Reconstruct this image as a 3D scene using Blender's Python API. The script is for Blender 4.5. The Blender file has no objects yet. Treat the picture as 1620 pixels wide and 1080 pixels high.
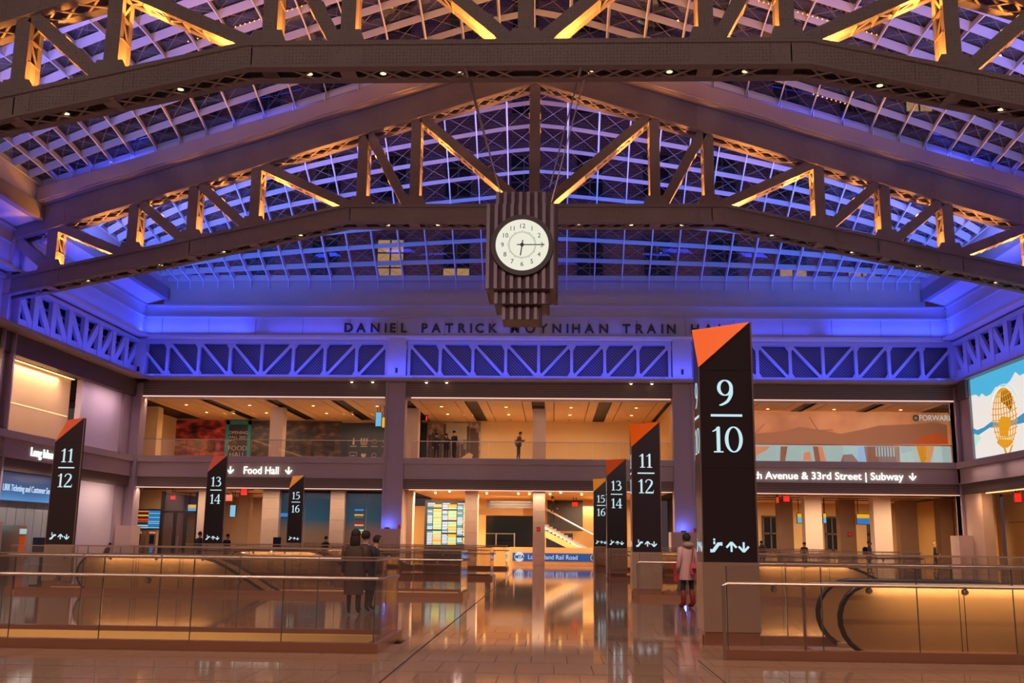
import bpy, bmesh, math, random
from mathutils import Vector, Matrix
random.seed(7)
S = bpy.context.scene
COL = S.collection
# ------------------------------------------------------------------ camera
FPX, PITCH, YAW, ROLL, EYE = 1610.91, .1925, -.041, .0123, 1.55
fw = Vector((math.sin(YAW)*math.cos(PITCH), math.cos(YAW)*math.cos(PITCH), math.sin(PITCH)))
rt = Vector((math.cos(YAW), -math.sin(YAW), 0)); up = rt.cross(fw)
R2 = rt*math.cos(ROLL)+up*math.sin(ROLL); U2 = -rt*math.sin(ROLL)+up*math.cos(ROLL)
cd = bpy.data.cameras.new('camera'); cam = bpy.data.objects.new('camera', cd); COL.objects.link(cam)
cd.lens = 36*FPX/1620; cd.sensor_width = 36; cd.clip_end = 400; cd.clip_start = .1
cam.matrix_world = Matrix(((R2.x, U2.x, -fw.x, 0), (R2.y, U2.y, -fw.y, 0), (R2.z, U2.z, -fw.z, EYE), (0, 0, 0, 1)))
S.camera = cam
def at(x, y, **k):                       # where the sight line through a pixel meets a real plane X=, Y= or Z=
    d = fw*FPX+R2*(x-810)-U2*(y-540); (a, v), = k.items(); i = 'XYZ'.index(a)
    o = Vector((0, 0, EYE)); return o+d*((v-o[i])/d[i])
# ------------------------------------------------------------------ world, exposure
def lin(c):
    c = c/255; return c/12.92 if c <= .04045 else ((c+.055)/1.055)**2.4
def rgb(r, g, b): return (lin(r), lin(g), lin(b), 1)
w = bpy.data.worlds.new('night'); S.world = w; w.use_nodes = True
bg = w.node_tree.nodes['Background']; bg.inputs[0].default_value = (.056, .037, .042, 1); bg.inputs[1].default_value = 1.0
S.view_settings.view_transform = 'Standard'; S.view_settings.look = 'None'
S.cycles.transparent_max_bounces = 48; S.cycles.max_bounces = 8; S.cycles.glossy_bounces = 4
S.view_settings.exposure = 0.0; S.view_settings.gamma = 1; S.view_settings.use_curve_mapping = False
# ------------------------------------------------------------------ key dimensions
XC, XL, XR, YW = -.92, -26.2, 24.5, 62.6      # hall centre, side walls, far wall
TY = [29.9, 46.0]                             # front planes of the two roof trusses
TD = 1.1                                      # truss depth
BLUE = (.03, .06, 1.0); AMB = (1.0, .40, .06); WARM = (1.0, .62, .34)
def area(name, loc, size, sizey, power, color, direction, spread=180):
    l = bpy.data.lights.new(name, 'AREA'); l.shape = 'RECTANGLE'; l.size = size; l.size_y = sizey
    l.energy = power; l.color = color; l.spread = math.radians(spread)
    o = bpy.data.objects.new(name, l); COL.objects.link(o); o.location = loc
    d = Vector(direction).normalized(); x = Vector((1, 0, 0))
    if abs(d.x) > .9: x = Vector((0, 1, 0))
    if name.endswith('side'): x = Vector((0, 1, 0))
    z = -d; x = (x-z*x.dot(z)).normalized(); y = z.cross(x)
    o.matrix_world = Matrix(((x.x, y.x, z.x, loc[0]), (x.y, y.y, z.y, loc[1]), (x.z, y.z, z.z, loc[2]), (0, 0, 0, 1)))
    return o
def spot(name, loc, power, color, target, angle=100, r=.12, blend=.6):
    l = bpy.data.lights.new(name, 'SPOT'); l.energy = power; l.color = color; l.spot_size = math.radians(angle)
    l.spot_blend = blend; l.shadow_soft_size = r
    o = bpy.data.objects.new(name, l); COL.objects.link(o); o.location = loc
    o.rotation_mode = 'QUATERNION'; o.rotation_quaternion = (Vector(target)-Vector(loc)).to_track_quat('-Z', 'Y')
    return o
def point(name, loc, power, color, r=.1):
    l = bpy.data.lights.new(name, 'POINT'); l.energy = power; l.color = color; l.shadow_soft_size = r
    o = bpy.data.objects.new(name, l); COL.objects.link(o); o.location = loc; return o
# blue uplights on the ledges under and over the perimeter girders
area('girder_uplight', (XC, 61.2, 11.35), 48, .3, 820, BLUE, (0, .55, 1), 150)
for x0, p in ((-22.5, 290), (-14.5, 120), (-5, 34), (3.5, 34), (12.5, 110), (20.5, 290)):
    area('cornice_uplight', (x0, 61.9, 14.05), 7, .25, p, BLUE, (0, -.15, 1), 170)
for sx, nx in ((XL+1.2, -.6), (XR-1.2, .6)):
    area('girder_uplight_side', (sx, 46, 11.4), 32, .3, 360, BLUE, (nx, 0, 1), 150)
    area('cornice_uplight_side', (sx+(-.5 if nx < 0 else .5), 46, 14.05), 32, .25, 330, BLUE, (-nx*.3, 0, 1), 170)
# blue floodlights standing on the trusses and throwing into the vaults
for ty, pw, tgt in ((TY[1]+TD+.5, 1500, 15), (TY[0]+TD+.5, 1500, 14)):
    for x in (-22, -17, -11.5, -5, 0, 4, 10, 15.5, 20.5):
        a = abs(x-XC); zl_ = 17.3-(.222*(a-8.9) if a > 8.9 else 0)
        p = pw*(1.0 if ty > 40 else (.06 if a < 8 else .5 if a < 14 else 1.3))
        spot('vault_flood', (x, ty, zl_), p*(3.0 if ty > 40 else 1.25), (.03, .15, 1.0), (x*1.02, ty+tgt*.62, zl_+9.5), 104 if ty > 40 else 84, .2, .8)
# added white fill spots under the nearer truss, brightening the farther one
for x in (-19, -12, -4.5, 2.5, 10, 17):
    spot('truss_fill', (x, TY[0]+TD+.4, 15.0), 170, (1, .78, .70), (x, TY[1], 19.5), 60, .2, .9)
# house downlights hung on the truss in front of the frame and on the trusses in view
for ty, pw in ((14.6, 2700), (-1, 2700)):
    for x in (-19, -10, -1, 8, 17):
        spot('house_downlight', (x, ty, 16.2), pw, (1, .76, .60), (x, ty+1.5, 0), 130, .25, .7)
for x in (-19, -10, -1, 8, 17):
    spot('house_fill', (x, 12.5, 13.5), 2600, (1, .72, .66), (x, 46, -2), 62, .4, .9)  # added fill from unseen spots, brightening the lower hall
for y in (49, 53.5, 58):                        # added fill strips brightening the side walls, no fixtures seen
    area('wall_fill_side', (XL+1.1, y, 9.9), 3.6, .15, 48, (1, .68, .74), (-.5, 0, -1), 150); area('wall_fill_side', (XR-.9, y, 5.95), 3.6, .15, 12, (1, .72, .66), (.35, 0, -1), 150)
    area('wall_fill_side', (XL+1.3, y, 4.5), 3.6, .15, 56, (1, .74, .62), (-.6, 0, -1), 150); area('wall_fill_side', (XR-1.0, y, 4.4), 3.6, .15, 60, (1, .62, .36), (.5, 0, -1), 150)
for y in (40, 45, 50): area('cove_wash_side', (XL-.5, y+1.5, 9.98), 4.6, .12, 110, (1, .74, .50), (.06, 0, -1), 150)
for x in (-20, -12, -4, 3, 11, 19):               # added fill spots, unseen before the frame, brightening the nearer truss
    spot('truss_fill', (x, 14.6, 15.2), 900, (1, .76, .68), (x, 30, 18.2), 70, .3, .9)
# ------------------------------------------------------------------ materials
M = {}
def mat(name, color, rough=.6, metal=0, emit=None, es=1, spec=.5, noise=0, scale=4, bump=0, bscale=60):
    m = bpy.data.materials.new(name); m.use_nodes = True; nt = m.node_tree; b = nt.nodes['Principled BSDF']
    if emit and es > .7: color = tuple(c*.25 for c in color[:3])+(1,)
    b.inputs['Base Color'].default_value = color; b.inputs['Roughness'].default_value = rough
    b.inputs['Metallic'].default_value = metal; b.inputs['Specular IOR Level'].default_value = spec
    if emit: b.inputs['Emission Color'].default_value = emit; b.inputs['Emission Strength'].default_value = es
    tc = nt.nodes.new('ShaderNodeTexCoord')
    if noise:
        n = nt.nodes.new('ShaderNodeTexNoise'); n.inputs['Scale'].default_value = scale; n.inputs['Detail'].default_value = 5
        nt.links.new(tc.outputs['Object'], n.inputs['Vector'])
        r = nt.nodes.new('ShaderNodeMapRange'); r.inputs[3].default_value = 1-noise; r.inputs[4].default_value = 1+noise
        nt.links.new(n.outputs['Fac'], r.inputs[0])
        mx = nt.nodes.new('ShaderNodeMix'); mx.data_type = 'RGBA'; mx.blend_type = 'MULTIPLY'; mx.inputs[0].default_value = 1
        mx.inputs[6].default_value = color; nt.links.new(r.outputs[0], mx.inputs[7]); nt.links.new(mx.outputs[2], b.inputs['Base Color'])
    if bump:
        n = nt.nodes.new('ShaderNodeTexNoise'); n.inputs['Scale'].default_value = bscale
        nt.links.new(tc.outputs['Object'], n.inputs['Vector'])
        bp = nt.nodes.new('ShaderNodeBump'); bp.inputs['Strength'].default_value = bump; bp.inputs['Distance'].default_value = .02
        nt.links.new(n.outputs['Fac'], bp.inputs['Height']); nt.links.new(bp.outputs[0], b.inputs['Normal'])
    M[name] = m; return m
def wavemat(name, c1, c2, scale, axis='DIAGONAL', rough=.6, metal=0, spec=.4, thr=(.45, .55)):
    m = mat(name, c1, rough, metal, spec=spec); nt = m.node_tree; b = nt.nodes['Principled BSDF']
    tc = nt.nodes.new('ShaderNodeTexCoord'); wv = nt.nodes.new('ShaderNodeTexWave'); wv.bands_direction = axis
    wv.inputs['Scale'].default_value = scale; nt.links.new(tc.outputs['Object'], wv.inputs['Vector'])
    cr = nt.nodes.new('ShaderNodeValToRGB'); cr.color_ramp.elements[0].color = c1; cr.color_ramp.elements[1].color = c2
    cr.color_ramp.elements[0].position = thr[0]; cr.color_ramp.elements[1].position = thr[1]
    nt.links.new(wv.outputs['Fac'], cr.inputs[0]); nt.links.new(cr.outputs[0], b.inputs['Base Color']); return m
mat('steel', rgb(140, 124, 120), .55, 0, noise=.10, scale=1.2)
nt_ = M['steel'].node_tree; vo = nt_.nodes.new('ShaderNodeTexVoronoi'); vo.inputs['Scale'].default_value = 9; vo.inputs['Randomness'].default_value = .25   # rivet heads
vr = nt_.nodes.new('ShaderNodeMapRange'); vr.inputs[1].default_value = .14; vr.inputs[2].default_value = .26; vr.inputs[3].default_value = 1; vr.inputs[4].default_value = 0
vb = nt_.nodes.new('ShaderNodeBump'); vb.inputs['Distance'].default_value = .03; vb.inputs['Strength'].default_value = .8; tc_ = nt_.nodes.new('ShaderNodeTexCoord')
nt_.links.new(tc_.outputs['Object'], vo.inputs['Vector']); nt_.links.new(vo.outputs['Distance'], vr.inputs[0]); nt_.links.new(vr.outputs[0], vb.inputs['Height']); nt_.links.new(vb.outputs[0], nt_.nodes['Principled BSDF'].inputs['Normal'])
mat('steel_lace', rgb(160, 140, 130), .55)
mat('paint_white', rgb(222, 214, 210), .5)
mat('cornice', rgb(190, 180, 178), .6, noise=.06, scale=.8)
mat('girder', rgb(192, 184, 186), .5)
wavemat('mesh', rgb(120, 114, 120), rgb(70, 64, 70), 3.2, 'DIAGONAL')
wavemat('mesh_l', rgb(120, 114, 120), rgb(70, 64, 70), 3.2, 'DIAGONAL')
mat('fascia', rgb(180, 158, 152), .45, noise=.05, scale=.7)
wavemat('louver', rgb(140, 118, 106), rgb(84, 68, 60), 3.0, 'Z', .5)
wavemat('louver_v', rgb(124, 104, 94), rgb(70, 56, 50), 3.0, 'Y', .5)
mat('column', rgb(172, 150, 156), .5, noise=.05, scale=.8)
mat('plaster', rgb(214, 190, 172), .7, noise=.04, scale=.6)
mat('plaster_v', rgb(205, 188, 196), .7, noise=.04, scale=.6)
mat('concrete', rgb(200, 172, 160), .6, noise=.06, scale=2)
mat('wood', rgb(214, 172, 122), .45, noise=.10, scale=1.5)
mat('dark', rgb(34, 24, 24), .6)
mat('black', rgb(16, 13, 15), .5)
mat('beige_wall', rgb(226, 190, 136), .6, noise=.05, scale=.8)
mat('gold_wall', rgb(224, 178, 112), .45, noise=.06, scale=.8)
mat('stone', rgb(206, 176, 152), .5, noise=.08, scale=2.0)
mat('stone_dark', rgb(150, 116, 92), .5, noise=.08, scale=2.0)
mat('stainless', rgb(190, 158, 138), .30, .55, noise=.08, scale=3)
mat('bronze', rgb(160, 108, 84), .25, .3, noise=.06, scale=2)
mat('rail', rgb(180, 160, 150), .34, .9)
mat('rubber', rgb(34, 26, 28), .35)
mat('totem', rgb(46, 33, 38), .28, 0, spec=.5)
mat('totem_edge', rgb(150, 120, 110), .35, .6)
mat('orange', rgb(238, 98, 12), .45, emit=rgb(214, 82, 4), es=.22)
mat('amber', rgb(250, 160, 20), .45, emit=rgb(236, 140, 8), es=.35)
mat('glyph', (0, 0, 0, 1), .5, emit=rgb(196, 232, 240), es=1.0)
mat('sign_white', (0, 0, 0, 1), .5, emit=rgb(236, 240, 232), es=1.6)
mat('letter_dark', rgb(30, 24, 34), .4)
mat('clock_body', rgb(122, 102, 112), .45, .2)
mat('clock_bezel', rgb(62, 44, 44), .5)
mat('dial', rgb(230, 230, 210), .5, emit=rgb(232, 234, 216), es=.92)
mat('ink', rgb(40, 42, 52), .5)
mat('led_strip', (0, 0, 0, 1), .5, emit=rgb(255, 206, 190), es=1.15)
mat('led_warm', (0, 0, 0, 1), .5, emit=rgb(255, 196, 130), es=2.2)
mat('lamp', (0, 0, 0, 1), .5, emit=rgb(255, 230, 190), es=5)
mat('lamp_dim', (0, 0, 0, 1), .5, emit=rgb(250, 222, 180), es=1.5)
mat('lamp_gold', (0, 0, 0, 1), .5, emit=rgb(255, 205, 120), es=5)
mat('glint_amber', (0, 0, 0, 1), .5, emit=rgb(255, 150, 40), es=5)
mat('red_led', (0, 0, 0, 1), .5, emit=rgb(255, 40, 30), es=1.1)
mat('red', rgb(190, 20, 24), .4)
mat('brick_red', rgb(120, 70, 62), .8)
mat('navy', rgb(24, 34, 58), .4)
mat('sign_blue', rgb(22, 70, 140), .4, emit=rgb(20, 66, 140), es=.5)
mat('board_black', rgb(20, 18, 26), .5)
mat('teal', rgb(28, 138, 148), .5)
mat('granite', rgb(150, 115, 95), .06, 0, spec=.6, noise=.10, scale=1.2)
mat('b_white', rgb(190, 215, 235), .5, emit=rgb(176, 206, 232), es=.95)
mat('bldg_frame', rgb(96, 80, 84), .6)
mat('bldg_glass', rgb(28, 34, 40), .15)
mat('lit_glass', (0, 0, 0, 1), .4, emit=rgb(200, 150, 92), es=.95)
def glass(name, tint, refl=.10, rough=.02, fk=.7):
    m = bpy.data.materials.new(name); m.use_nodes = True; nt = m.node_tree; nt.nodes.clear()
    o = nt.nodes.new('ShaderNodeOutputMaterial'); t = nt.nodes.new('ShaderNodeBsdfTransparent'); t.inputs[0].default_value = tint
    g = nt.nodes.new('ShaderNodeBsdfGlossy'); g.inputs['Roughness'].default_value = rough; g.inputs[0].default_value = (1, 1, 1, 1)
    fr = nt.nodes.new('ShaderNodeLayerWeight'); fr.inputs[0].default_value = .25
    ml = nt.nodes.new('ShaderNodeMath'); ml.operation = 'MULTIPLY_ADD'; ml.inputs[1].default_value = fk; ml.inputs[2].default_value = refl
    mx = nt.nodes.new('ShaderNodeMixShader'); nt.links.new(fr.outputs['Fresnel'], ml.inputs[0]); nt.links.new(ml.outputs[0], mx.inputs[0])
    nt.links.new(t.outputs[0], mx.inputs[1]); nt.links.new(g.outputs[0], mx.inputs[2]); nt.links.new(mx.outputs[0], o.inputs[0]); M[name] = m; return m
glass('glass', (.965, .955, .94, 1), .05); glass('roof_glass', (.82, .84, .86, 1), .01, .0, .18)
# gradient shop-front glass (a printed blue film fading out downwards)
def gradmat(name, cols, axis, emit=0, rough=.3):
    m = mat(name, cols[0][1], rough); nt = m.node_tree; b = nt.nodes['Principled BSDF']
    tc = nt.nodes.new('ShaderNodeTexCoord'); sp = nt.nodes.new('ShaderNodeSeparateXYZ'); nt.links.new(tc.outputs['Generated'], sp.inputs[0])
    cr = nt.nodes.new('ShaderNodeValToRGB'); e = cr.color_ramp.elements
    e[0].position = cols[0][0]; e[0].color = cols[0][1]; e[1].position = cols[-1][0]; e[1].color = cols[-1][1]
    for p_, c_ in cols[1:-1]: q = e.new(p_); q.color = c_
    nt.links.new(sp.outputs[axis], cr.inputs[0]); nt.links.new(cr.outputs[0], b.inputs['Base Color'])
    if emit: nt.links.new(cr.outputs[0], b.inputs['Emission Color']); b.inputs['Emission Strength'].default_value = emit
    return m
gradmat('film', [(0, rgb(150, 104, 60)), (.45, rgb(110, 92, 78)), (.62, rgb(36, 78, 104)), (1, rgb(8, 52, 84))], 2, .22)
gradmat('film_sign', [(0, rgb(70, 140, 205)), (.4, rgb(20, 74, 132)), (1, rgb(8, 44, 92))], 2, .35)
def picmat(name, stops, scale, emit, detail=4, stretch=(1, 1, 1), rough=.35):
    m = mat(name, stops[0][1], rough); nt = m.node_tree; b = nt.nodes['Principled BSDF']
    tc = nt.nodes.new('ShaderNodeTexCoord'); mp = nt.nodes.new('ShaderNodeMapping'); mp.inputs['Scale'].default_value = stretch
    n = nt.nodes.new('ShaderNodeTexNoise'); n.inputs['Scale'].default_value = scale; n.inputs['Detail'].default_value = detail
    nt.links.new(tc.outputs['Object'], mp.inputs[0]); nt.links.new(mp.outputs[0], n.inputs['Vector'])
    cr = nt.nodes.new('ShaderNodeValToRGB'); e = cr.color_ramp.elements
    e[0].position = stops[0][0]; e[0].color = stops[0][1]; e[1].position = stops[-1][0]; e[1].color = stops[-1][1]
    for p_, c_ in stops[1:-1]: q = e.new(p_); q.color = c_
    nt.links.new(n.outputs['Fac'], cr.inputs[0]); nt.links.new(cr.outputs[0], b.inputs['Base Color'])
    if emit: nt.links.new(cr.outputs[0], b.inputs['Emission Color']); b.inputs['Emission Strength'].default_value = emit
    return m
picmat('mural_red', [(.35, rgb(30, 14, 18)), (.5, rgb(112, 34, 30)), (.6, rgb(176, 50, 36)), (.72, rgb(205, 120, 80))], 1.1, .12, 5, (1, 1, 2.2))
picmat('mural_dark', [(.38, rgb(24, 18, 24)), (.52, rgb(58, 36, 34)), (.66, rgb(112, 78, 62))], 1.4, .08, 5, (1, 1, 2))
picmat('mural_city', [(.3, rgb(96, 74, 68)), (.5, rgb(140, 108, 88)), (.7, rgb(196, 156, 118))], 2.2, .05)
picmat('mural_sunset', [(.3, rgb(176, 104, 66)), (.5, rgb(214, 140, 92)), (.68, rgb(226, 160, 108))], .25, .35, 3)
# brick
def brickmat(name, c1, c2, mortar, sx, rough=.8, bw=.5, rh=.25, mort=.02):
    m = mat(name, c1, rough); nt = m.node_tree; b = nt.nodes['Principled BSDF']
    tc = nt.nodes.new('ShaderNodeTexCoord'); mp = nt.nodes.new('ShaderNodeMapping'); br = nt.nodes.new('ShaderNodeTexBrick')
    br.inputs['Color1'].default_value = c1; br.inputs['Color2'].default_value = c2; br.inputs['Mortar'].default_value = mortar
    br.inputs['Scale'].default_value = sx; br.inputs['Brick Width'].default_value = bw; br.inputs['Row Height'].default_value = rh
    br.inputs['Mortar Size'].default_value = mort
    nt.links.new(tc.outputs['Object'], mp.inputs[0]); nt.links.new(mp.outputs[0], br.inputs['Vector'])
    nt.links.new(br.outputs['Color'], b.inputs['Base Color']); return m, mp
m_, mp_ = brickmat('brick', rgb(128, 88, 92), rgb(104, 70, 76), rgb(150, 120, 120), 1); mp_.inputs['Rotation'].default_value = (math.pi/2, 0, 0)
m_, mp_ = brickmat('granite_far', rgb(150, 115, 95), rgb(142, 108, 90), rgb(84, 64, 56), 1, .06, 1.07, .47, .008); mp_.inputs['Rotation'].default_value = (0, 0, math.pi/2)
m_.node_tree.nodes['Principled BSDF'].inputs['Specular IOR Level'].default_value = .55
# ------------------------------------------------------------------ mesh helpers
class MB:
    def __init__(s): s.v = []; s.f = []; s.m = []
    def poly(s, pts, mi=0):
        n = len(s.v); s.v += [tuple(p) for p in pts]; s.f.append(tuple(range(n, n+len(pts)))); s.m.append(mi); return s
    def hexa(s, p, mi=0):                          # eight corners: bottom loop then top loop
        n = len(s.v); s.v += [tuple(q) for q in p]
        for f in ((0, 3, 2, 1), (4, 5, 6, 7), (0, 1, 5, 4), (1, 2, 6, 5), (2, 3, 7, 6), (3, 0, 4, 7)):
            s.f.append(tuple(n+i for i in f)); s.m.append(mi)
        return s
    def box(s, x0, x1, y0, y1, z0, z1, mi=0):
        return s.hexa([(x0, y0, z0), (x1, y0, z0), (x1, y1, z0), (x0, y1, z0), (x0, y0, z1), (x1, y0, z1), (x1, y1, z1), (x0, y1, z1)], mi)
    def bar(s, p, q, w, t, upv=(0, 1, 0), mi=0):   # w across, t along upv
        p, q = Vector(p), Vector(q); d = (q-p).normalized(); u = Vector(upv); u = (u-d*u.dot(d))
        if u.length < 1e-5: u = Vector((1, 0, 0)); u = u-d*u.dot(d)
        u.normalize(); c = d.cross(u); a, b = c*w/2, u*t/2
        return s.hexa([p-a-b, p+a-b, p+a+b, p-a+b, q-a-b, q+a-b, q+a+b, q-a+b], mi)
    def tube(s, pts, r, n=8, mi=0, closed=False, cap=True):
        pts = [Vector(p) for p in pts]; rings = []; L = len(pts); prev = None
        for i, p in enumerate(pts):
            a = pts[(i-1) % L] if (closed or i > 0) else p; b = pts[(i+1) % L] if (closed or i < L-1) else p
            d = (b-a).normalized()
            if prev is None:
                u = Vector((0, 0, 1)) if abs(d.z) < .9 else Vector((1, 0, 0))
            else: u = prev
            u = (u-d*u.dot(d)).normalized(); prev = u; c = d.cross(u); rr = r[i] if isinstance(r, (list, tuple)) else r
            k = len(s.v); s.v += [tuple(p+(u*math.cos(6.28318*j/n)+c*math.sin(6.28318*j/n))*rr) for j in range(n)]; rings.append(k)
        for i in range(L if closed else L-1):
            a, b = rings[i], rings[(i+1) % L]
            for j in range(n): s.f.append((a+j, a+(j+1) % n, b+(j+1) % n, b+j)); s.m.append(mi)
        if cap and not closed:
            s.f.append(tuple(reversed(range(rings[0], rings[0]+n)))); s.m.append(mi)
            s.f.append(tuple(range(rings[-1], rings[-1]+n))); s.m.append(mi)
        return s
    def prism(s, pts, d, mi=0):                    # polygon extruded by vector d
        n = len(pts); k = len(s.v); d = Vector(d); s.v += [tuple(p) for p in pts]+[tuple(Vector(p)+d) for p in pts]
        s.f.append(tuple(range(k, k+n))); s.m.append(mi); s.f.append(tuple(reversed(range(k+n, k+2*n)))); s.m.append(mi)
        for i in range(n): s.f.append((k+i, k+n+i, k+n+(i+1) % n, k+(i+1) % n)); s.m.append(mi)
        return s
    def build(s, name, mats, parent=None, smooth=False, **props):
        me = bpy.data.meshes.new(name); org = ORG.get(parent.name, Vector()) if parent else Vector()
        vs = [(v[0]-org.x, v[1]-org.y, v[2]-org.z) for v in s.v] if parent else s.v
        me.from_pydata(vs, [], s.f)
        if isinstance(mats, str): mats = [mats]
        for m in mats: me.materials.append(M[m])
        if len(mats) > 1: me.polygons.foreach_set('material_index', s.m)
        if smooth: me.polygons.foreach_set('use_smooth', [True]*len(s.f))
        bm = bmesh.new(); bm.from_mesh(me); bmesh.ops.recalc_face_normals(bm, faces=bm.faces); bm.to_mesh(me); bm.free()
        me.update()
        return link(name, me, parent, **props)
ORG = {}
def link(name, data, parent=None, **props):
    o = bpy.data.objects.new(name, data); COL.objects.link(o)
    if parent:
        o.parent = parent; ORG[o.name] = ORG.get(parent.name, Vector())
    for k, v in props.items(): o[k] = v
    return o
def thing(name, label, cat, loc=(0, 0, 0), group=None, kind=None):
    o = bpy.data.objects.new(name, None); COL.objects.link(o); o.location = loc; ORG[o.name] = Vector(loc); o.empty_display_size = .2
    if label: o['label'] = label; o['category'] = cat
    if group: o['group'] = group
    if kind: o['kind'] = kind
    return o
_unit = {}
def unitbox(matname):
    if matname not in _unit:
        b = MB().box(-.5, .5, -.5, .5, -.5, .5); o = b.build('bar', matname); me = o.data; bpy.data.objects.remove(o); _unit[matname] = me
    return _unit[matname]
def barobj(name, p, q, w, t, upv, m, parent, mesh=None, **props):
    p, q = Vector(p), Vector(q); L = (q-p).length; d = (q-p)/L; u = Vector(upv); u = (u-d*u.dot(d)).normalized(); c = d.cross(u)
    o = bpy.data.objects.new(name, mesh or unitbox(m)); COL.objects.link(o); o.parent = parent
    g = (p+q)/2-ORG.get(parent.name, Vector())
    o.matrix_basis = Matrix(((c.x*w, d.x*L, u.x*t, g.x), (c.y*w, d.y*L, u.y*t, g.y), (c.z*w, d.z*L, u.z*t, g.z), (0, 0, 0, 1)))
    ORG[o.name] = ORG.get(parent.name, Vector())
    for k, v in props.items(): o[k] = v
    return o
def copy_tree(o, parent=None):
    c = o.copy(); COL.objects.link(c)
    if parent: c.parent = parent
    for ch in list(o.children): copy_tree(ch, c)
    return c
def tag(o, label=None, cat=None, group=None, kind=None):
    if label: o['label'] = label; o['category'] = cat
    if group: o['group'] = group
    if kind: o['kind'] = kind
    return o
def text(name, s, size, m, parent, origin, xdir, zdir=(0, 0, 1), depth=.02, align='LEFT', track=1.0, sx=1, bold=0, fit=None, **props):
    cu = bpy.data.curves.new(name, 'FONT'); cu.body = s; cu.size = size; cu.extrude = depth/2; cu.align_x = align
    cu.space_character = track; cu.offset = bold; cu.resolution_u = 3
    t = bpy.data.objects.new('tmp', cu); COL.objects.link(t); bpy.context.view_layer.update()
    me = bpy.data.meshes.new_from_object(t.evaluated_get(bpy.context.evaluated_depsgraph_get()))
    bpy.data.objects.remove(t); bpy.data.curves.remove(cu); me.name = name
    me.materials.clear(); me.materials.append(M[m])
    x = Vector(xdir).normalized(); z = Vector(zdir).normalized(); n = x.cross(z)
    g = Vector(origin)-(ORG.get(parent.name, Vector()) if parent else Vector())
    if fit: vx = [v.co.x for v in me.vertices]; sx = fit/(max(vx)-min(vx))
    MX = Matrix(((x.x*sx, z.x, n.x, g.x), (x.y*sx, z.y, n.y, g.y), (x.z*sx, z.z, n.z, g.z), (0, 0, 0, 1)))
    par = list(range(len(me.vertices)))
    def root(i):
        while par[i] != i: par[i] = par[par[i]]; i = par[i]
        return i
    for e in me.edges: par[root(e.vertices[0])] = root(e.vertices[1])
    isl = {}
    for v in me.vertices: isl.setdefault(root(v.index), []).append(v.index)
    L = sorted([[min(me.vertices[i].co.x for i in q), max(me.vertices[i].co.x for i in q), q] for q in isl.values()], key=lambda t: t[0]); G = []
    for a in L:
        if G and a[0] < G[-1][1]-.02*size: G[-1][1] = max(G[-1][1], a[1]); G[-1][2] += a[2]
        else: G.append([a[0], a[1], list(a[2])])
    o = None
    if len(G) == 1: o = link(name, me, parent, **props); o.matrix_basis = MX; return o
    for a in G:
        st = {v: i for i, v in enumerate(a[2])}; m2 = bpy.data.meshes.new('letter')
        m2.from_pydata([me.vertices[i].co[:] for i in a[2]], [], [tuple(st[i] for i in p.vertices) for p in me.polygons if p.vertices[0] in st]); m2.materials.append(M[m])
        o = link('letter', m2, parent, **props); o.matrix_basis = MX
    bpy.data.meshes.remove(me); return o
def smooth_path(pts, n=6):
    P = [Vector((p[0], p[1])) for p in pts]; out = []
    for i in range(len(P)-1):
        p0 = P[max(i-1, 0)]; p1 = P[i]; p2 = P[i+1]; p3 = P[min(i+2, len(P)-1)]
        for k in range(n):
            t = k/n; out.append(.5*((2*p1)+(p2-p0)*t+(2*p0-5*p1+4*p2-p3)*t*t+(3*p1-p0-3*p2+p3)*t**3))
    out.append(P[-1]); return out
def ribbon(mb, pts, ws, closed=False, n=6, fr=None, sm=True):
    if closed: q = pts
    else: q = smooth_path(pts, n) if sm else [Vector(p) for p in pts]
    q = [Vector(p) for p in q]; L = len(q); W = []
    for i in range(L):
        t = i/(L-1)*(len(ws)-1) if not closed else i; 
        if closed: W.append(ws[i])
        else: a = min(int(t), len(ws)-2); W.append(ws[a]+(ws[a+1]-ws[a])*(t-a))
    ed = []
    for i in range(L):
        a = q[(i-1) % L] if closed or i else q[i]; b = q[(i+1) % L] if closed or i < L-1 else q[i]
        d = (b-a).normalized(); nn = Vector((-d.y, d.x)); ed.append((q[i]+nn*W[i]/2, q[i]-nn*W[i]/2))
    for i in range(L if closed else L-1):
        a, b = ed[i], ed[(i+1) % L]; mb.poly([fr(a[0]), fr(b[0]), fr(b[1]), fr(a[1])])
def ell(cx, cy, rx, ry, wt, wn, n=28):
    P = []; W = []
    for i in range(n):
        a = 2*math.pi*i/n; P.append((cx+rx*math.cos(a), cy+ry*math.sin(a))); W.append(wn+(wt-wn)*abs(math.cos(a))**1.3)
    return P, W
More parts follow.
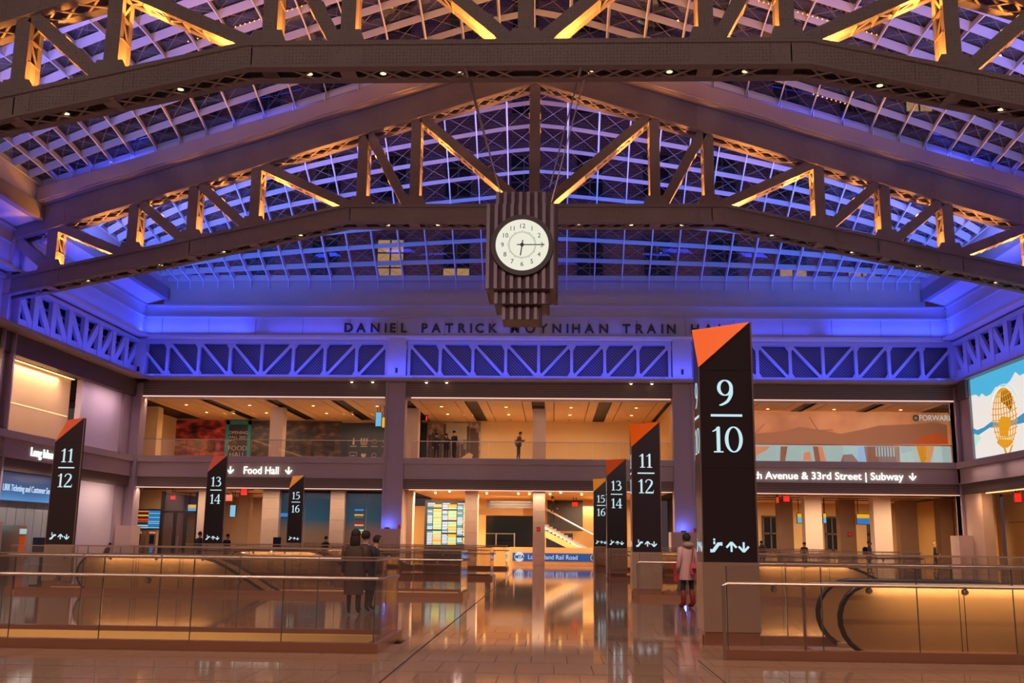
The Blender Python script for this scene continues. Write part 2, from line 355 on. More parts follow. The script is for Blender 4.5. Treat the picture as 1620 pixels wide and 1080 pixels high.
def digit(mb, ch, fr):
    T, N = .135, .045
    R = lambda p, w_, **k: ribbon(mb, p, w_, fr=fr, **k)
    if ch == '1':
        R([(.30, .02), (.30, .97)], [T, T], sm=False); R([(.12, .03), (.48, .03)], [.05, .05], sm=False); R([(.08, .80), (.20, .86), (.34, .98)], [.03, .06, .07])
    elif ch == '0':
        P, W_ = ell(.34, .5, .27, .47, T, N); R(P, W_, closed=True)
    elif ch in '69':
        g = fr if ch == '9' else (lambda p: fr(Vector((.66-p[0], 1-p[1]))))
        P, W_ = ell(.31, .68, .235, .285, T, N); ribbon(mb, P, W_, closed=True, fr=g)
        ribbon(mb, [(.545, .66), (.53, .42), (.40, .17), (.20, .04), (.08, .01)], [T, T, .11, .08, .04], fr=g)
    elif ch == '2':
        R([(.06, .76), (.12, .90), (.28, .965), (.46, .88), (.49, .72), (.38, .50), (.20, .27), (.05, .07)], [.09, .06, .05, .10, T, .12, .07, .05])
        R([(.03, .055), (.60, .055)], [.11, .11], sm=False); R([(.57, .02), (.62, .24)], [.05, .02], sm=False)
    elif ch == '3':
        R([(.08, .84), (.17, .95), (.33, .96), (.45, .84), (.43, .66), (.22, .54)], [.08, .05, .06, T, .11, .04])
        R([(.22, .54), (.46, .48), (.54, .27), (.42, .08), (.22, .03), (.06, .10)], [.04, .10, T, .11, .05, .08])
    elif ch == '4':
        R([(.44, .98), (.04, .32)], [.05, .05], sm=False); R([(.0, .30), (.64, .30)], [.07, .07], sm=False)
        R([(.44, .02), (.44, .98)], [T, T], sm=False); R([(.28, .025), (.60, .025)], [.045, .045], sm=False)
    elif ch == '5':
        R([(.14, .93), (.52, .95)], [.12, .10], sm=False); R([(.145, .95), (.12, .54)], [.05, .05], sm=False)
        R([(.12, .54), (.30, .60), (.50, .50), (.53, .28), (.42, .08), (.22, .02), (.05, .08)], [.04, .07, .12, T, .10, .05, .08])
def number(s, cx, z0, h, face, parent, name='numeral'):
    adv = {'1': .50}; w_ = sum(adv.get(c, .68) for c in s)*h; x = cx-w_/2
    for c in s:
        mb = MB()
        off = x-(.04*h if c == '1' else 0)
        digit(mb, c, lambda p, o_=off: face(o_+p[0]*h, z0+p[1]*h)); x += adv.get(c, .68)*h; mb.build(name, 'glyph', parent)
# ================================================================== FLOOR
ENC = [('L', 14.4), ('L', 28.0), ('L', 41.6), ('L', 55.2), ('R', 14.4), ('R', 28.6), ('R', 42.4), ('R', 56.2)]   # escalator wells
EW = 2.3                                            # well width in depth
def ext(side): return (-14.9, -2.38) if side == 'L' else (2.34, 14.9)
def holes():
    for s, y in ENC:
        a, b = ext(s)
        yield ((a+.3, b-.3) if s == 'L' else (a+2.9, b-.3)) + (y+.3, y+EW-.3)
floor = MB()
TX0, TX1, TY0, TYN, TWD, TLN = -6.9, 7.2, 10.45, 8, .47, 1.07
tile_y1 = TY0+TYN*TLN
xs = sorted({XL-6, XR+6, TX0, TX1} | {v for h in holes() for v in h[:2]}); ys = sorted({-8, 78, TY0, tile_y1} | {v for h in holes() for v in h[2:]})
for i in range(len(xs)-1):
    for j in range(len(ys)-1):
        cx, cy = (xs[i]+xs[i+1])/2, (ys[j]+ys[j+1])/2
        if any(h[0] < cx < h[1] and h[2] < cy < h[3] for h in holes()): continue
        if TX0 < cx < TX1 and TY0 < cy < tile_y1: continue
        floor.box(xs[i], xs[i+1], ys[j], ys[j+1], -.3, 0)
FL = thing('floor', None, None, kind='structure')
floor.build('paving', 'granite_far', FL)
bed = MB(); bed.box(TX0, TX1, TY0, 14.65, -.3, -.025)
for a, b in ((TX0, TX1),): bed.box(-2.7, 5.2, 14.65, tile_y1, -.3, -.026)
bed.build('mortar_bed', 'black', FL)
g = .006; rest = MB(); ntile = 0
tm = MB().box(-TWD/2+g/2, TWD/2-g/2, -TLN/2+g*2.2, TLN/2-g*2.2, -.03, 0).build('tile', 'granite').data
bpy.data.objects.remove(bpy.data.objects['tile'])
for j in range(TYN):
    off = (j*.37) % 1
    for i in range(-1, 31):
        x0 = TX0+(i+off)*TWD; x1 = x0+TWD; y0 = TY0+j*TLN; x0c, x1c = max(x0, TX0), min(x1, TX1)
        if x1c-x0c < .03: continue
        cx, cy = (x0c+x1c)/2, y0+TLN/2
        cut = any(h[0] < x1c and x0c < h[1] and h[2] < y0+TLN and y0 < h[3] for h in holes())
        if cut or x1c-x0c < TWD-.01 or ntile >= 290:
            yy = [(y0, y0+TLN)]
            if cut:
                yy = []
                if y0 < 14.7: yy.append((y0, min(y0+TLN, 14.7)))
                if y0+TLN > 16.4: yy.append((max(16.4, y0), y0+TLN))
            for a, b in yy:
                if b-a > .03: rest.box(x0c+g/2, x1c-g/2, a+g*2.2, b-g*2.2, -.03, 0)
            continue
        link('tile', tm, FL, kind='structure').location = (cx, cy, random.uniform(-.0006, .0006)); ntile += 1
rest.build('cut_tiles', 'granite', FL, kind='stuff')
MB().box(-1.895, -1.87, 8, 60, -.003, .0015).build('expansion_joint', 'dark', FL)
MB().box(1.95, 1.965, 8, 14.3, -.003, .0012).build('expansion_joint', 'dark', FL)
pit = MB(); pit.box(XL-6, XR+6, -8, 78, -7.4, -7.2); pit.build('floor', 'stone_dark', kind='structure')
# ================================================================== WALLS
def frameX(o, x0, x1, y0, y1, z0, z1): o.box(x0, x1, y0, y1, z0, z1)
WF = thing('wall_far', None, None, kind='structure')
BAYS = [(XL, -10.25), (-9.05, 7.28), (8.56, XR)]
def fp(n, m, *b, **k):
    mb = MB()
    for q in b: mb.box(*q)
    return mb.build(n, m, WF, **k)
fp('cornice', 'cornice', (XL, XR, 62.35, 62.9, 13.98, 15.15))
fp('cornice_moulding', 'cornice', (XL, XR, 62.2, 62.9, 15.15, 15.24), (XL, XR, 62.3, 62.9, 15.24, 15.86), (XL, XR, 62.12, 62.9, 15.86, 15.97), (XL+1.4, XR-1.5, 62.34, 62.9, 15.97, 17.02))
fp('cornice_ledge', 'paint_white', (XL, XR, 61.75, 62.7, 13.8, 13.95), (XL, XR, 61.9, 62.6, 13.68, 13.8))
fp('bulkhead', 'fascia', (XL, XR, 61.2, 62.8, 11.05, 11.22))
for x0, x1 in BAYS:
    fp('louvre_band', 'louver', (x0, x1, 61.95, 62.7, 10.13, 11.05))
    fp('led_strip', 'led_strip', (x0+.35, x1-.1, 61.93, 62.02, 10.06, 10.11))
    fp('lintel', 'fascia', (x0, x1, 62.0, 62.8, 10.0, 10.13))
    fp('slab_edge', 'fascia', (x0, x1, 61.9, 62.8, 6.02, 6.38)); fp('sign_band', 'fascia', (x0, x1, 62.05, 62.8, 5.17, 6.02))
    fp('trim', 'fascia', (x0, x1, 62.0, 62.7, 5.11, 5.17))
    fp('louvre_band', 'louver', (x0, x1, 62.1, 62.7, 4.52, 5.11)); fp('led_strip', 'led_strip', (x0+.35, x1-.1, 62.0, 62.08, 4.45, 4.49))
    # vertical panel joints on the cornice
for x in range(-25, 24, 3):
    fp('panel_joint', 'louver', (x+.2, x+.225, 62.34, 62.36, 14.0, 15.12), kind='structure')
fp('gutter_face', 'cornice', (XL+1.4, XR-1.5, 62.36, 62.8, 17.0, 17.95))
# jambs between opening edge and corner columns
fp('jamb', 'steel', (XL+.02, XL+.4, 62.0, 62.6, 0, 11.05), (XR-.35, XR-.05, 62.0, 62.6, 0, 11.05))
# side walls (profile swept along Y)
def side_wall(sg, X, name):
    W_ = thing(name, None, None, kind='structure')
    def b(n, m, x0, x1, z0, z1, y0=-6, y1=62.6, **k):      # x measured inward from the wall plane
        xa, xb = X+sg*x0, X+sg*x1
        return MB().box(min(xa, xb), max(xa, xb), y0, y1, z0, z1).build(n, m, W_, **k)
    b('cornice', 'cornice', -.4, .25, 13.98, 15.15, 15); b('cornice_moulding', 'cornice', -.4, .38, 15.15, 15.24, 15)
    b('cornice', 'cornice', -.4, .28, 15.24, 15.86, 15); b('cornice_moulding', 'cornice', -.4, .42, 15.86, 15.97, 15)
    mb = MB(); x1, x2 = X+sg*.1, X+sg*1.45
    for (a, c) in ((15, TY[0]-.1), (TY[0]+TD+.1, TY[1]-.1), (TY[1]+TD+.1, 62.4)):
        mb.hexa([(x1, a, 15.92), (x2, a, 16.33), (x2, c, 16.33), (x1, c, 15.92), (x1, a, 16.02), (x2, a, 16.43), (x2, c, 16.43), (x1, c, 16.02)])
    mb.build('soffit', 'cornice', W_)
    for (a, c) in ((15, TY[0]-.1), (TY[0]+TD+.1, TY[1]-.1), (TY[1]+TD+.1, 62.4)):
        b('edge_beam', 'steel', 1.4, 1.75, 16.3, 17.02, a, c)
    b('cornice_ledge', 'paint_white', -.3, .8, 13.8, 13.95, 15)
    if sg > 0: b('bulkhead', 'fascia', -.3, 1.15, 11.05, 11.22, 15); b('louvre_band', 'louver_v', -.3, .3, 10.05, 11.05, 15)
    else: b('bulkhead', 'fascia', -.3, .40, 11.12, 11.22, 15); b('louvre_band', 'louver_v', -.3, .3, 10.05, 11.12, 60.2)
    b('slab_edge', 'fascia', -.3, .5, 6.02, 6.38, 15); b('sign_band', 'fascia', -.3, .35, 5.17, 6.02, 15); b('trim', 'fascia', -.3, .45, 5.11, 5.17, 15)
    b('louvre_band', 'louver_v', -.3, .3, 4.52, 5.11, 15)
    b('wall_panel', 'black', -.5, -.3, 11.05, 14, -6, 62.6); b('wall_panel', 'plaster', -.5, -.3, 0, 17, -6, 15)
    return W_, b
WL, bl = side_wall(1, XL, 'wall_left'); WR, br_ = side_wall(-1, XR, 'wall_right')
bl('wall_panel', 'beige_wall', -.9, -.7, 6.38, 10.05, 15, 55.3); bl('light_seam', 'led_warm', -.7, -.69, 7.95, 7.985, 15, 55.2)
bl('cove_light', 'led_warm', -.6, -.45, 10.02, 10.05, 15, 55.2)
bl('wall_panel', 'plaster_v', -.35, -.02, 6.38, 10.05, 55.3, 61.2); bl('wall_panel', 'plaster_v', -.35, -.02, 0, 4.52, 55.6, 61.2)
bl('pier', 'column', -.3, .12, 0, 11.05, 60.6, 62.6)
br_('pier', 'column', -.3, .1, 4.5, 11.05, 60.2, 62.6); br_('pier', 'stone', -.4, .2, 0, 4.5, 59.3, 62.6)
br_('wall_panel', 'gold_wall', -2.6, -2.4, 0, 4.6, 15, 62.6); br_('soffit', 'wood', -2.6, -.25, 4.45, 4.55, 15, 59.3); br_('led_strip', 'led_warm', -.1, .0, 4.46, 4.5, 15, 59.2)
for y in (50.5, 53.2, 55.9): br_('panel_joint', 'dark', -2.4, -2.385, 0, 4.5, y, y+.03)
br_('panel_joint', 'dark', -2.4, -2.385, 2.9, 2.93, 15, 62)
br_('wall_panel', 'stone_dark', -2.4, -1.9, 0, 4.5, 51.2, 52.2)
# left storefront under the slab
SF = thing('ticket_office_front', 'glazed ticket office front with blue lettered header on the left wall', 'shopfront', (XL-.2, 40, 0))
def sb(n, m, *a): return MB().box(*a).build(n, m, SF)
sb('header_panel', 'film_sign', XL-.35, XL-.25, 20, 55.4, 3.15, 4.5); sb('header_rail', 'dark', XL-.3, XL-.18, 20, 55.5, 3.08, 3.16)
mat('store_glass', rgb(150, 160, 164), .18, 0, noise=.1, scale=.7)
for k in range(14): sb('glass_fin', 'store_glass', XL-.5, XL-.46, 43.2+k*.9, 44.05+k*.9, 0, 3.08)
sb('back_frame', 'dark', XL-.56, XL-.52, 43, 56, 0, 3.08)
mat('screen_cyan', rgb(60, 150, 170), .4, emit=rgb(92, 190, 205), es=.9); sb('screen', 'screen_cyan', XL-.44, XL-.38, 44.5, 48.2, 1.72, 2.85)
text('lettering', 'LIRR Ticketing and Customer Service', .46, 'b_white', SF, (XL-.22, at(5, 770, X=XL-.2).y, 3.62), (0, 1, 0), fit=at(88, 775, X=XL-.2).y-at(5, 770, X=XL-.2).y)
text('lettering', 'Long Island Rail Road', .62, 'sign_white', tag(thing('wall_sign', 'white lit railroad lettering on the left wall band behind the leaning totem', 'sign', (XL+.4, 50, 5.3))), (XL+.38, 49.6, 5.36), (0, 1, 0), depth=.06, sx=.9)
# ------------------------------------------------------------------ blue perimeter girders
def girder(name, label, P0, P1, npan, back=True, solid=False, mesh='mesh'):
    P0, P1 = Vector(P0), Vector(P1); L = (P1-P0).length; d = (P1-P0)/L; n = Vector((d.y, -d.x, 0))
    if n.dot(Vector((XC, 40, 0))-(P0+P1)/2) < 0: n = -n
    G = thing(name, label, 'girder', ((P0+P1)/2)[:]); z0, z1 = 11.24, 13.66
    pw = L/npan; w_ = .8 if solid else .26
    a = lambda s, z, o=0: (P0+d*s+n*o).to_tuple()[:2]+(z,)
    m = MB(); m.bar(a(0, z0+.12), a(L, z0+.12), .5, .24, (0, 0, 1)); m.build('bottom_chord', 'girder', G)
    m = MB(); m.bar(a(0, z1-.1), a(L, z1-.1), .5, .2, (0, 0, 1)); m.build('top_chord', 'girder', G)
    if back:
        if solid: MB().bar(a(0, (z0+z1)/2, -.9), a(L, (z0+z1)/2, -.9), .06, z1-z0, (0, 0, 1)).build('back_panel', 'dark', G)
        else: MB().bar(a(0, (z0+z1)/2, -.42), a(L, (z0+z1)/2, -.42), .06, z1-z0, (0, 0, 1)).build('mesh_panel', mesh, G)
    ww = .5 if solid else .18
    for i in range(npan+1):
        s = min(max(i*pw, .1), L-.1)
        barobj('post', a(s, z0), a(s, z1), ww, .24, n, 'girder', G)
        if not solid:
            for zz, sg in (((z0+.2, 1),) if 0 < i < npan else ())+(((z1-.2, -1),) if i != npan/2 else ()):
                m = MB(); m.prism([a(s-.3, zz, -.05), a(s+.3, zz, -.05), a(s+.1, zz+sg*.34, -.05), a(s-.1, zz+sg*.34, -.05)], n*.12)
                m.build('gusset', 'girder', G)
    for i in range(npan):
        s0, s1 = i*pw, (i+1)*pw
        if i < npan/2: p, q = a(s0+.1, z1-.2), a(s1-.1, z0+.2)
        else: p, q = a(s1-.1, z1-.2), a(s0+.1, z0+.2)
        barobj('diagonal', p, q, ww*.9 if solid else .17, .16, n, 'girder', G)
        if solid:
            m = MB(); m.bar(a(s0, z0+.42), a(s1, z0+.42), .12, .55, (0, 0, 1)); m.build('web_plate', 'girder', G)
            m = MB(); m.bar(a(s0, z1-.62, -.3), a(s1, z1-.62, -.3), .1, .12, (0, 0, 1)); m.build('tie', 'girder', G)
    return G
nm = ['left', 'middle', 'right']
for i, (x0, x1) in enumerate(BAYS):
    girder('lattice_girder', 'blue-lit lattice girder over the %s bay of the far wall' % nm[i], (x0, 62.2, 0), (x1, 62.2, 0), 8)
girder('lattice_girder', 'blue-lit plate girder along the left wall beyond the second roof truss', (XL, 47.4, 0), (XL, 62.2, 0), 8, solid=True)
girder('lattice_girder', 'blue-lit plate girder along the right wall beyond the second roof truss', (XR, 47.4, 0), (XR, 62.2, 0), 8, solid=True)
girder('lattice_girder', 'plate girder along the left wall nearer than the second roof truss', (XL, 31.2, 0), (XL, 46, 0), 8, solid=True)
girder('lattice_girder', 'plate girder along the right wall nearer than the second roof truss', (XR, 31.2, 0), (XR, 46, 0), 8, solid=True)
# ------------------------------------------------------------------ hall columns on the far wall
def column(x0, x1, lab, base=None, ztop=11.22, y0=61.75):
    cx = (x0+x1)/2; T = thing('column', lab, 'column', (cx, 62.2, 0))
    m = MB(); m.box(x0, x1, y0+.12, 62.7, 0, ztop-.15); m.box(x0, x0+.14, y0, y0+.12, 0, ztop-.15); m.box(x1-.14, x1, y0, y0+.12, 0, ztop-.15)
    m.box(x0+.14, x1-.14, y0+.06, y0+.12, 0, ztop-.9); m.build('shaft', 'column', T)
    if ztop > 11:
        MB().box(x0+.05, x1-.05, 61.8, 62.5, 11.22, 13.68).build('upper_shaft', 'girder', T)
        MB().box(x0-.45, x1+.45, 61.7, 62.5, 11.22, 11.4).build('bearing_plate', 'girder', T)
        m = MB(); m.box(cx-.07, cx+.07, 61.76, 61.8, 11.6, 11.9); m.build('slot', 'dark', T)
    if base: MB().box(base[0], base[1], 60.9, 62.2, 0, 2.12).build('plinth', 'concrete', T)
    return T
column(-10.27, -9.05, 'mauve steel column left of the middle bay, blue glow on its plinth', (-10.75, -8.95))
column(7.28, 8.54, 'mauve steel column right of the middle bay behind the largest totem', (6.95, 8.75))
column(XL-.05, XL+1.0-.3, 'mauve steel column in the far left corner', (XL-.1, XL+1.1), 11.05)
column(XR-.35, XR+.6, 'mauve steel column in the far right corner beside the lit globe screen', (XR-1.0, XR+.95), 11.05)
for x in (-9.85, 7.75):
    T = thing('uplight', 'blue uplight glowing on the plinth of the %s column' % ('left' if x < 0 else 'right'), 'light', (x, 61.5, 2.12))
    m = MB(); m.tube([(x, 61.45, 2.12), (x, 61.45, 2.2)], .16, 14); m.build('housing', 'dark', T)
    m = MB(); m.tube([(x, 61.45, 2.2), (x, 61.45, 2.215)], .13, 14); m.build('lens', 'sign_blue', T)
    point('uplight_lamp', (x, 61.35, 2.32), 34, (.08, .15, 1), .06)
    m = MB().box(x+.62, x+.78, 61.6, 61.74, 2.12, 2.36); o = m.build('beacon', 'red'); tag(o, 'small red alarm beacon on the plinth of the %s column' % ('left' if x < 0 else 'right'), 'beacon')
# ================================================================== ROOF TRUSSES
def zl(x): a = abs(x-XC); return 17.03-(.222*(a-8.9) if a > 8.9 else 0)
def zt(x): return 23.35-.318*abs(x-XC)
NODES = [0, 5.72, 8.27, 13.4, 16.4, 19.25, 23.1]
def plate(mb, x0, x1, zf, d0, d1, y0, y1):
    mb.hexa([(x0, y0, zf(x0)+d0), (x1, y0, zf(x1)+d0), (x1, y1, zf(x1)+d0), (x0, y1, zf(x0)+d0), (x0, y0, zf(x0)+d1), (x1, y0, zf(x1)+d1), (x1, y1, zf(x1)+d1), (x0, y1, zf(x0)+d1)])
def truss(F, label):
    B = F+TD; T = thing('roof_truss', label, 'truss', (XC, F+TD/2, 16.5)); xa, xb = XL+.1, XR+.1
    for zf, br, nmz, h, fl in ((zl, (xa, XC-8.9, XC+8.9, xb), 'bottom_chord', .74, .1), (zt, (xa+.2, XC, xb-.1), 'top_chord', 1.25, .08)):
        lo = -h if nmz == 'bottom_chord' else 0
        for side, (y0, y1, fo) in (('f', (F, F+.08, (F-.06, F+.3))), ('b', (B-.08, B, (B-.3, B+.06)))):
            m = MB()
            for i in range(len(br)-1):
                plate(m, br[i], br[i+1], zf, lo, lo+h, y0, y1)
                plate(m, br[i], br[i+1], zf, lo+h-fl*.5, lo+h+fl, y0-.1 if side == 'f' else y0, y1 if side == 'f' else y1+.1)
                plate(m, br[i], br[i+1], zf, lo-.05, lo+.03, *fo)
            # splice and stiffener plates
            yy = (y0-.02, y0) if side == 'f' else (y1, y1+.02)
            for a in NODES[1:]:
                for s in (-1, 1):
                    x = XC+s*a
                    plate(m, x-.55, x+.55, zf, lo+.05, lo+h-.1, *yy)
            if nmz == 'bottom_chord':
                x = xa+1.2
                while x < xb: plate(m, x, x+.04, zf, lo+.04, lo+h-.1, *yy); x += 1.9
            m.build(nmz, 'steel', T)
        # lacing between the two faces on the underside
        zz = lo-.02; step = .72; x = XC+.36
        for sgn in (-1, 1):
            x = XC+sgn*.3; k = 0
            lim = (xb-.6) if sgn > 0 else (xa+.9)
            nn = [XC+sgn*n for n in NODES]
            while (x+sgn*step-lim)*sgn < 0:
                x2 = x+sgn*step
                near = [n for n in nn if abs((x+x2)/2-n) < .42]
                if near:
                    mb = None
                    barobj('batten_plate', (near[0], F+.05, zf(near[0])+zz), (near[0], B-.05, zf(near[0])+zz), .5, .04, (0, 0, 1), 'steel_lace', T)
                else:
                    barobj('lacing_bar', (x, F+.2, zf(x)+zz), (x2, B-.2, zf(x2)+zz), .075, .03, (0, 0, 1), 'steel_lace', T)
                    barobj('lacing_bar', (x, B-.2, zf(x)+zz-.03), (x2, F+.2, zf(x2)+zz-.03), .075, .03, (0, 0, 1), 'steel_lace', T)
                x = x2
    m = MB()
    for i_ in range(3): b_ = (xa, XC-8.9, XC+8.9, xb); plate(m, b_[i_], b_[i_+1], zl, -.12, -.08, F+.08, B-.08)
    m.build('light_block_plate', 'dark', T)  # added dark plate, keeps amber lamp light out of the lacing below
    # posts and diagonals
    def member(name, p, q, wd, lacing=True, solid=.45):
        p, q = Vector((p[0], 0, p[1])), Vector((q[0], 0, q[1])); d = (q-p).normalized(); c = Vector((0, 1, 0)); sdir = d.cross(c)
        m = MB(); Y = lambda v, y: Vector((v.x, y, v.z))
        for y0, y1, s in ((F+.1, F+.16, 1), (B-.16, B-.1, -1)):
            m.bar(Y(p, (y0+y1)/2), Y(q, (y0+y1)/2), wd, .06, (0, 1, 0))
            for e in (-1, 1):
                o = sdir*e*(wd/2-.03); yc = y0+.12*s+.03
                m.bar(Y(p+o, yc), Y(q+o, yc), .05, .22, (0, 1, 0))
        P_ = m.build(name, 'steel', T)
        if lacing:
            m = MB(); L = (q-p).length; inner = -1 if (p.x+q.x)/2 > XC+.1 else 1
            for e in (-1, 1):
                o = sdir*e*(wd/2-.03); s = 0
                m.bar(Y(p+o, F+TD/2), Y(p+d*min(L*solid, 2.6)+o, F+TD/2), .03, TD-.5, (0, 1, 0))
                s = min(L*solid, 2.6); k = 0
                while s < L-.25:
                    s2 = min(s+.75, L); a, b = (F+.25, B-.25) if k % 2 else (B-.25, F+.25)
                    m.bar(Y(p+d*s+o, a), Y(p+d*s2+o, b), .035, .10, (0, 1, 0)); m.bar(Y(p+d*s+o, F+.2), Y(p+d*s+o, B-.2), .14, .035, d)
                    s = s2; k += 1
            m.build('lacing', 'steel_lace', P_, kind='stuff')
    for k, a in enumerate(NODES):
        for s in ((-1, 1) if a else (1,)):
            x = XC+s*a; member('post', (x, zl(x)-.05), (x, zt(x)+.1), .48 if k else .5)
            if k:
                xi = XC+s*NODES[k-1]
                dd = .30*s
                member('diagonal', (xi+dd*1.0, zl(xi)-.0), (x-dd*.9, zt(x)+.05), .44, True, .4)
            # gusset plates at the feet
            for yy in (F+.04, B-.10):
                m = MB(); m.prism([(x-.62, yy, zl(x-.62)), (x+.62, yy, zl(x+.62)), (x+.42, yy, zl(x)+.55), (x-.42, yy, zl(x)+.55)], (0, .05, 0))
                m.build('gusset', 'steel', T)
    # end strut from the wall to the lower chord
    for s in (-1, 1):
        x1 = XC+s*23.1; x2 = XL+.3 if s < 0 else XR-.0; member('diagonal', (x1-s*.1, zl(x1)), (x2, zt(x2)+.1), .5, False)
    # downlights in the underside
    for s in (-1, 1):
        for a in (2.1, 4.6, 7.0, 11.2, 14.9, 17.9, 21.4):
            x = XC+s*a; z = zl(x)-.74; m = MB(); m.tube([(x, F+TD/2, z+.16), (x, F+TD/2, z)], .13, 12); L_ = m.build('downlight', 'clock_bezel', T)
            m = MB(); m.tube([(x, F+TD/2, z), (x, F+TD/2, z-.012)], .10, 12); m.build('lens', 'lamp_dim', L_)
    # gutter fascia each side of the top chord
    for s, y0 in ((-1, F-.62), (1, B+.3)):
        m = MB(); 
        for a, b in ((xa+1.5, XC), (XC, xb-1.6)): plate(m, a, b, zt, 1.3, 1.95, y0, y0+.3)
        m.build('gutter_fascia', 'fascia', T)
        m = MB(); y = (F-.5, F+.1) if s < 0 else (B-.1, B+.5)
        for a, b in ((xa+1.5, XC), (XC, xb-1.6)): plate(m, a, b, zt, 1.22, 1.32, *y)
        m.build('gutter_soffit', 'fascia', T)
    m = MB()
    for a, b in ((xa, XC), (XC, xb)): plate(m, a, b, zt, 1.9, 2.0, F-.6, B+.6)
    m.build('gutter_cover', 'fascia', T)
    # blue strip lights lying in the gutters
    for sd, dy, ny in ((-1, -.42, .5), (1, TD+.42, -.5)):
        for s in (-1, 1):
            for a0, a1, pw_ in ((1, 8, 14), (8, 15.5, 38), (15.5, 22.8, 80)):
                am = (a0+a1)/2; g_ = area('gutter_strip', (XC+s*am, F+dy, zt(XC+s*am)+2.06), (a1-a0)*1.05, .06, pw_*.45, BLUE, (s*.318, ny, 1), 170)
    # amber lamps between the two faces
    N_ = NODES+[]
    for k in range(len(N_)-1):
        for s in (-1, 1):
            a0, a1 = N_[k], N_[k+1]; n_ = 2 if a1-a0 > 3.5 else 1
            for q in range(n_):
                x = XC+s*(a0+(a1-a0)*(q+.6)/n_); hgt = zt(x)-zl(x)
                spot('truss_lamp', (x, F+TD/2, zl(x)-.02), 160+60*hgt, AMB, (x, F+TD/2, 40), 142, .05, .12)
                spot('truss_lamp', (x, F+TD/2, zl(x)+hgt*.55), 300 if hgt > 2.6 else 150, AMB, (x, F+TD/2, 40), 142, .05, .12)
    return T
truss(TY[0], 'nearer riveted steel roof truss crossing the top of the view above the clock')
truss(TY[1], 'farther riveted steel roof truss seen whole with amber-lit posts')
for y in (TY[1], TY[0]):
    for X, sg, lab in ((XL, 1, 'left'), (XR, -1, 'right')):
        T = thing('truss_column', 'steel column carrying the %s end of the %s roof truss' % (lab, 'farther' if y > 40 else 'nearer'), 'column', (X, y+.5, 0))
        m = MB()
        for yy in (y-.05, y+.95): m.box(min(X, X+sg*.45), max(X, X+sg*.45), yy, yy+.15, 0, 15.5)
        m.box(min(X, X+sg*.1), max(X, X+sg*.1), y, y+1.1, 0, 15.5); m.build('shaft', 'column', T)
        MB().box(X-.3, X+.6 if sg > 0 else X+.3, y-.2, y+1.3, 0, 2.1).build('plinth', 'concrete', T)
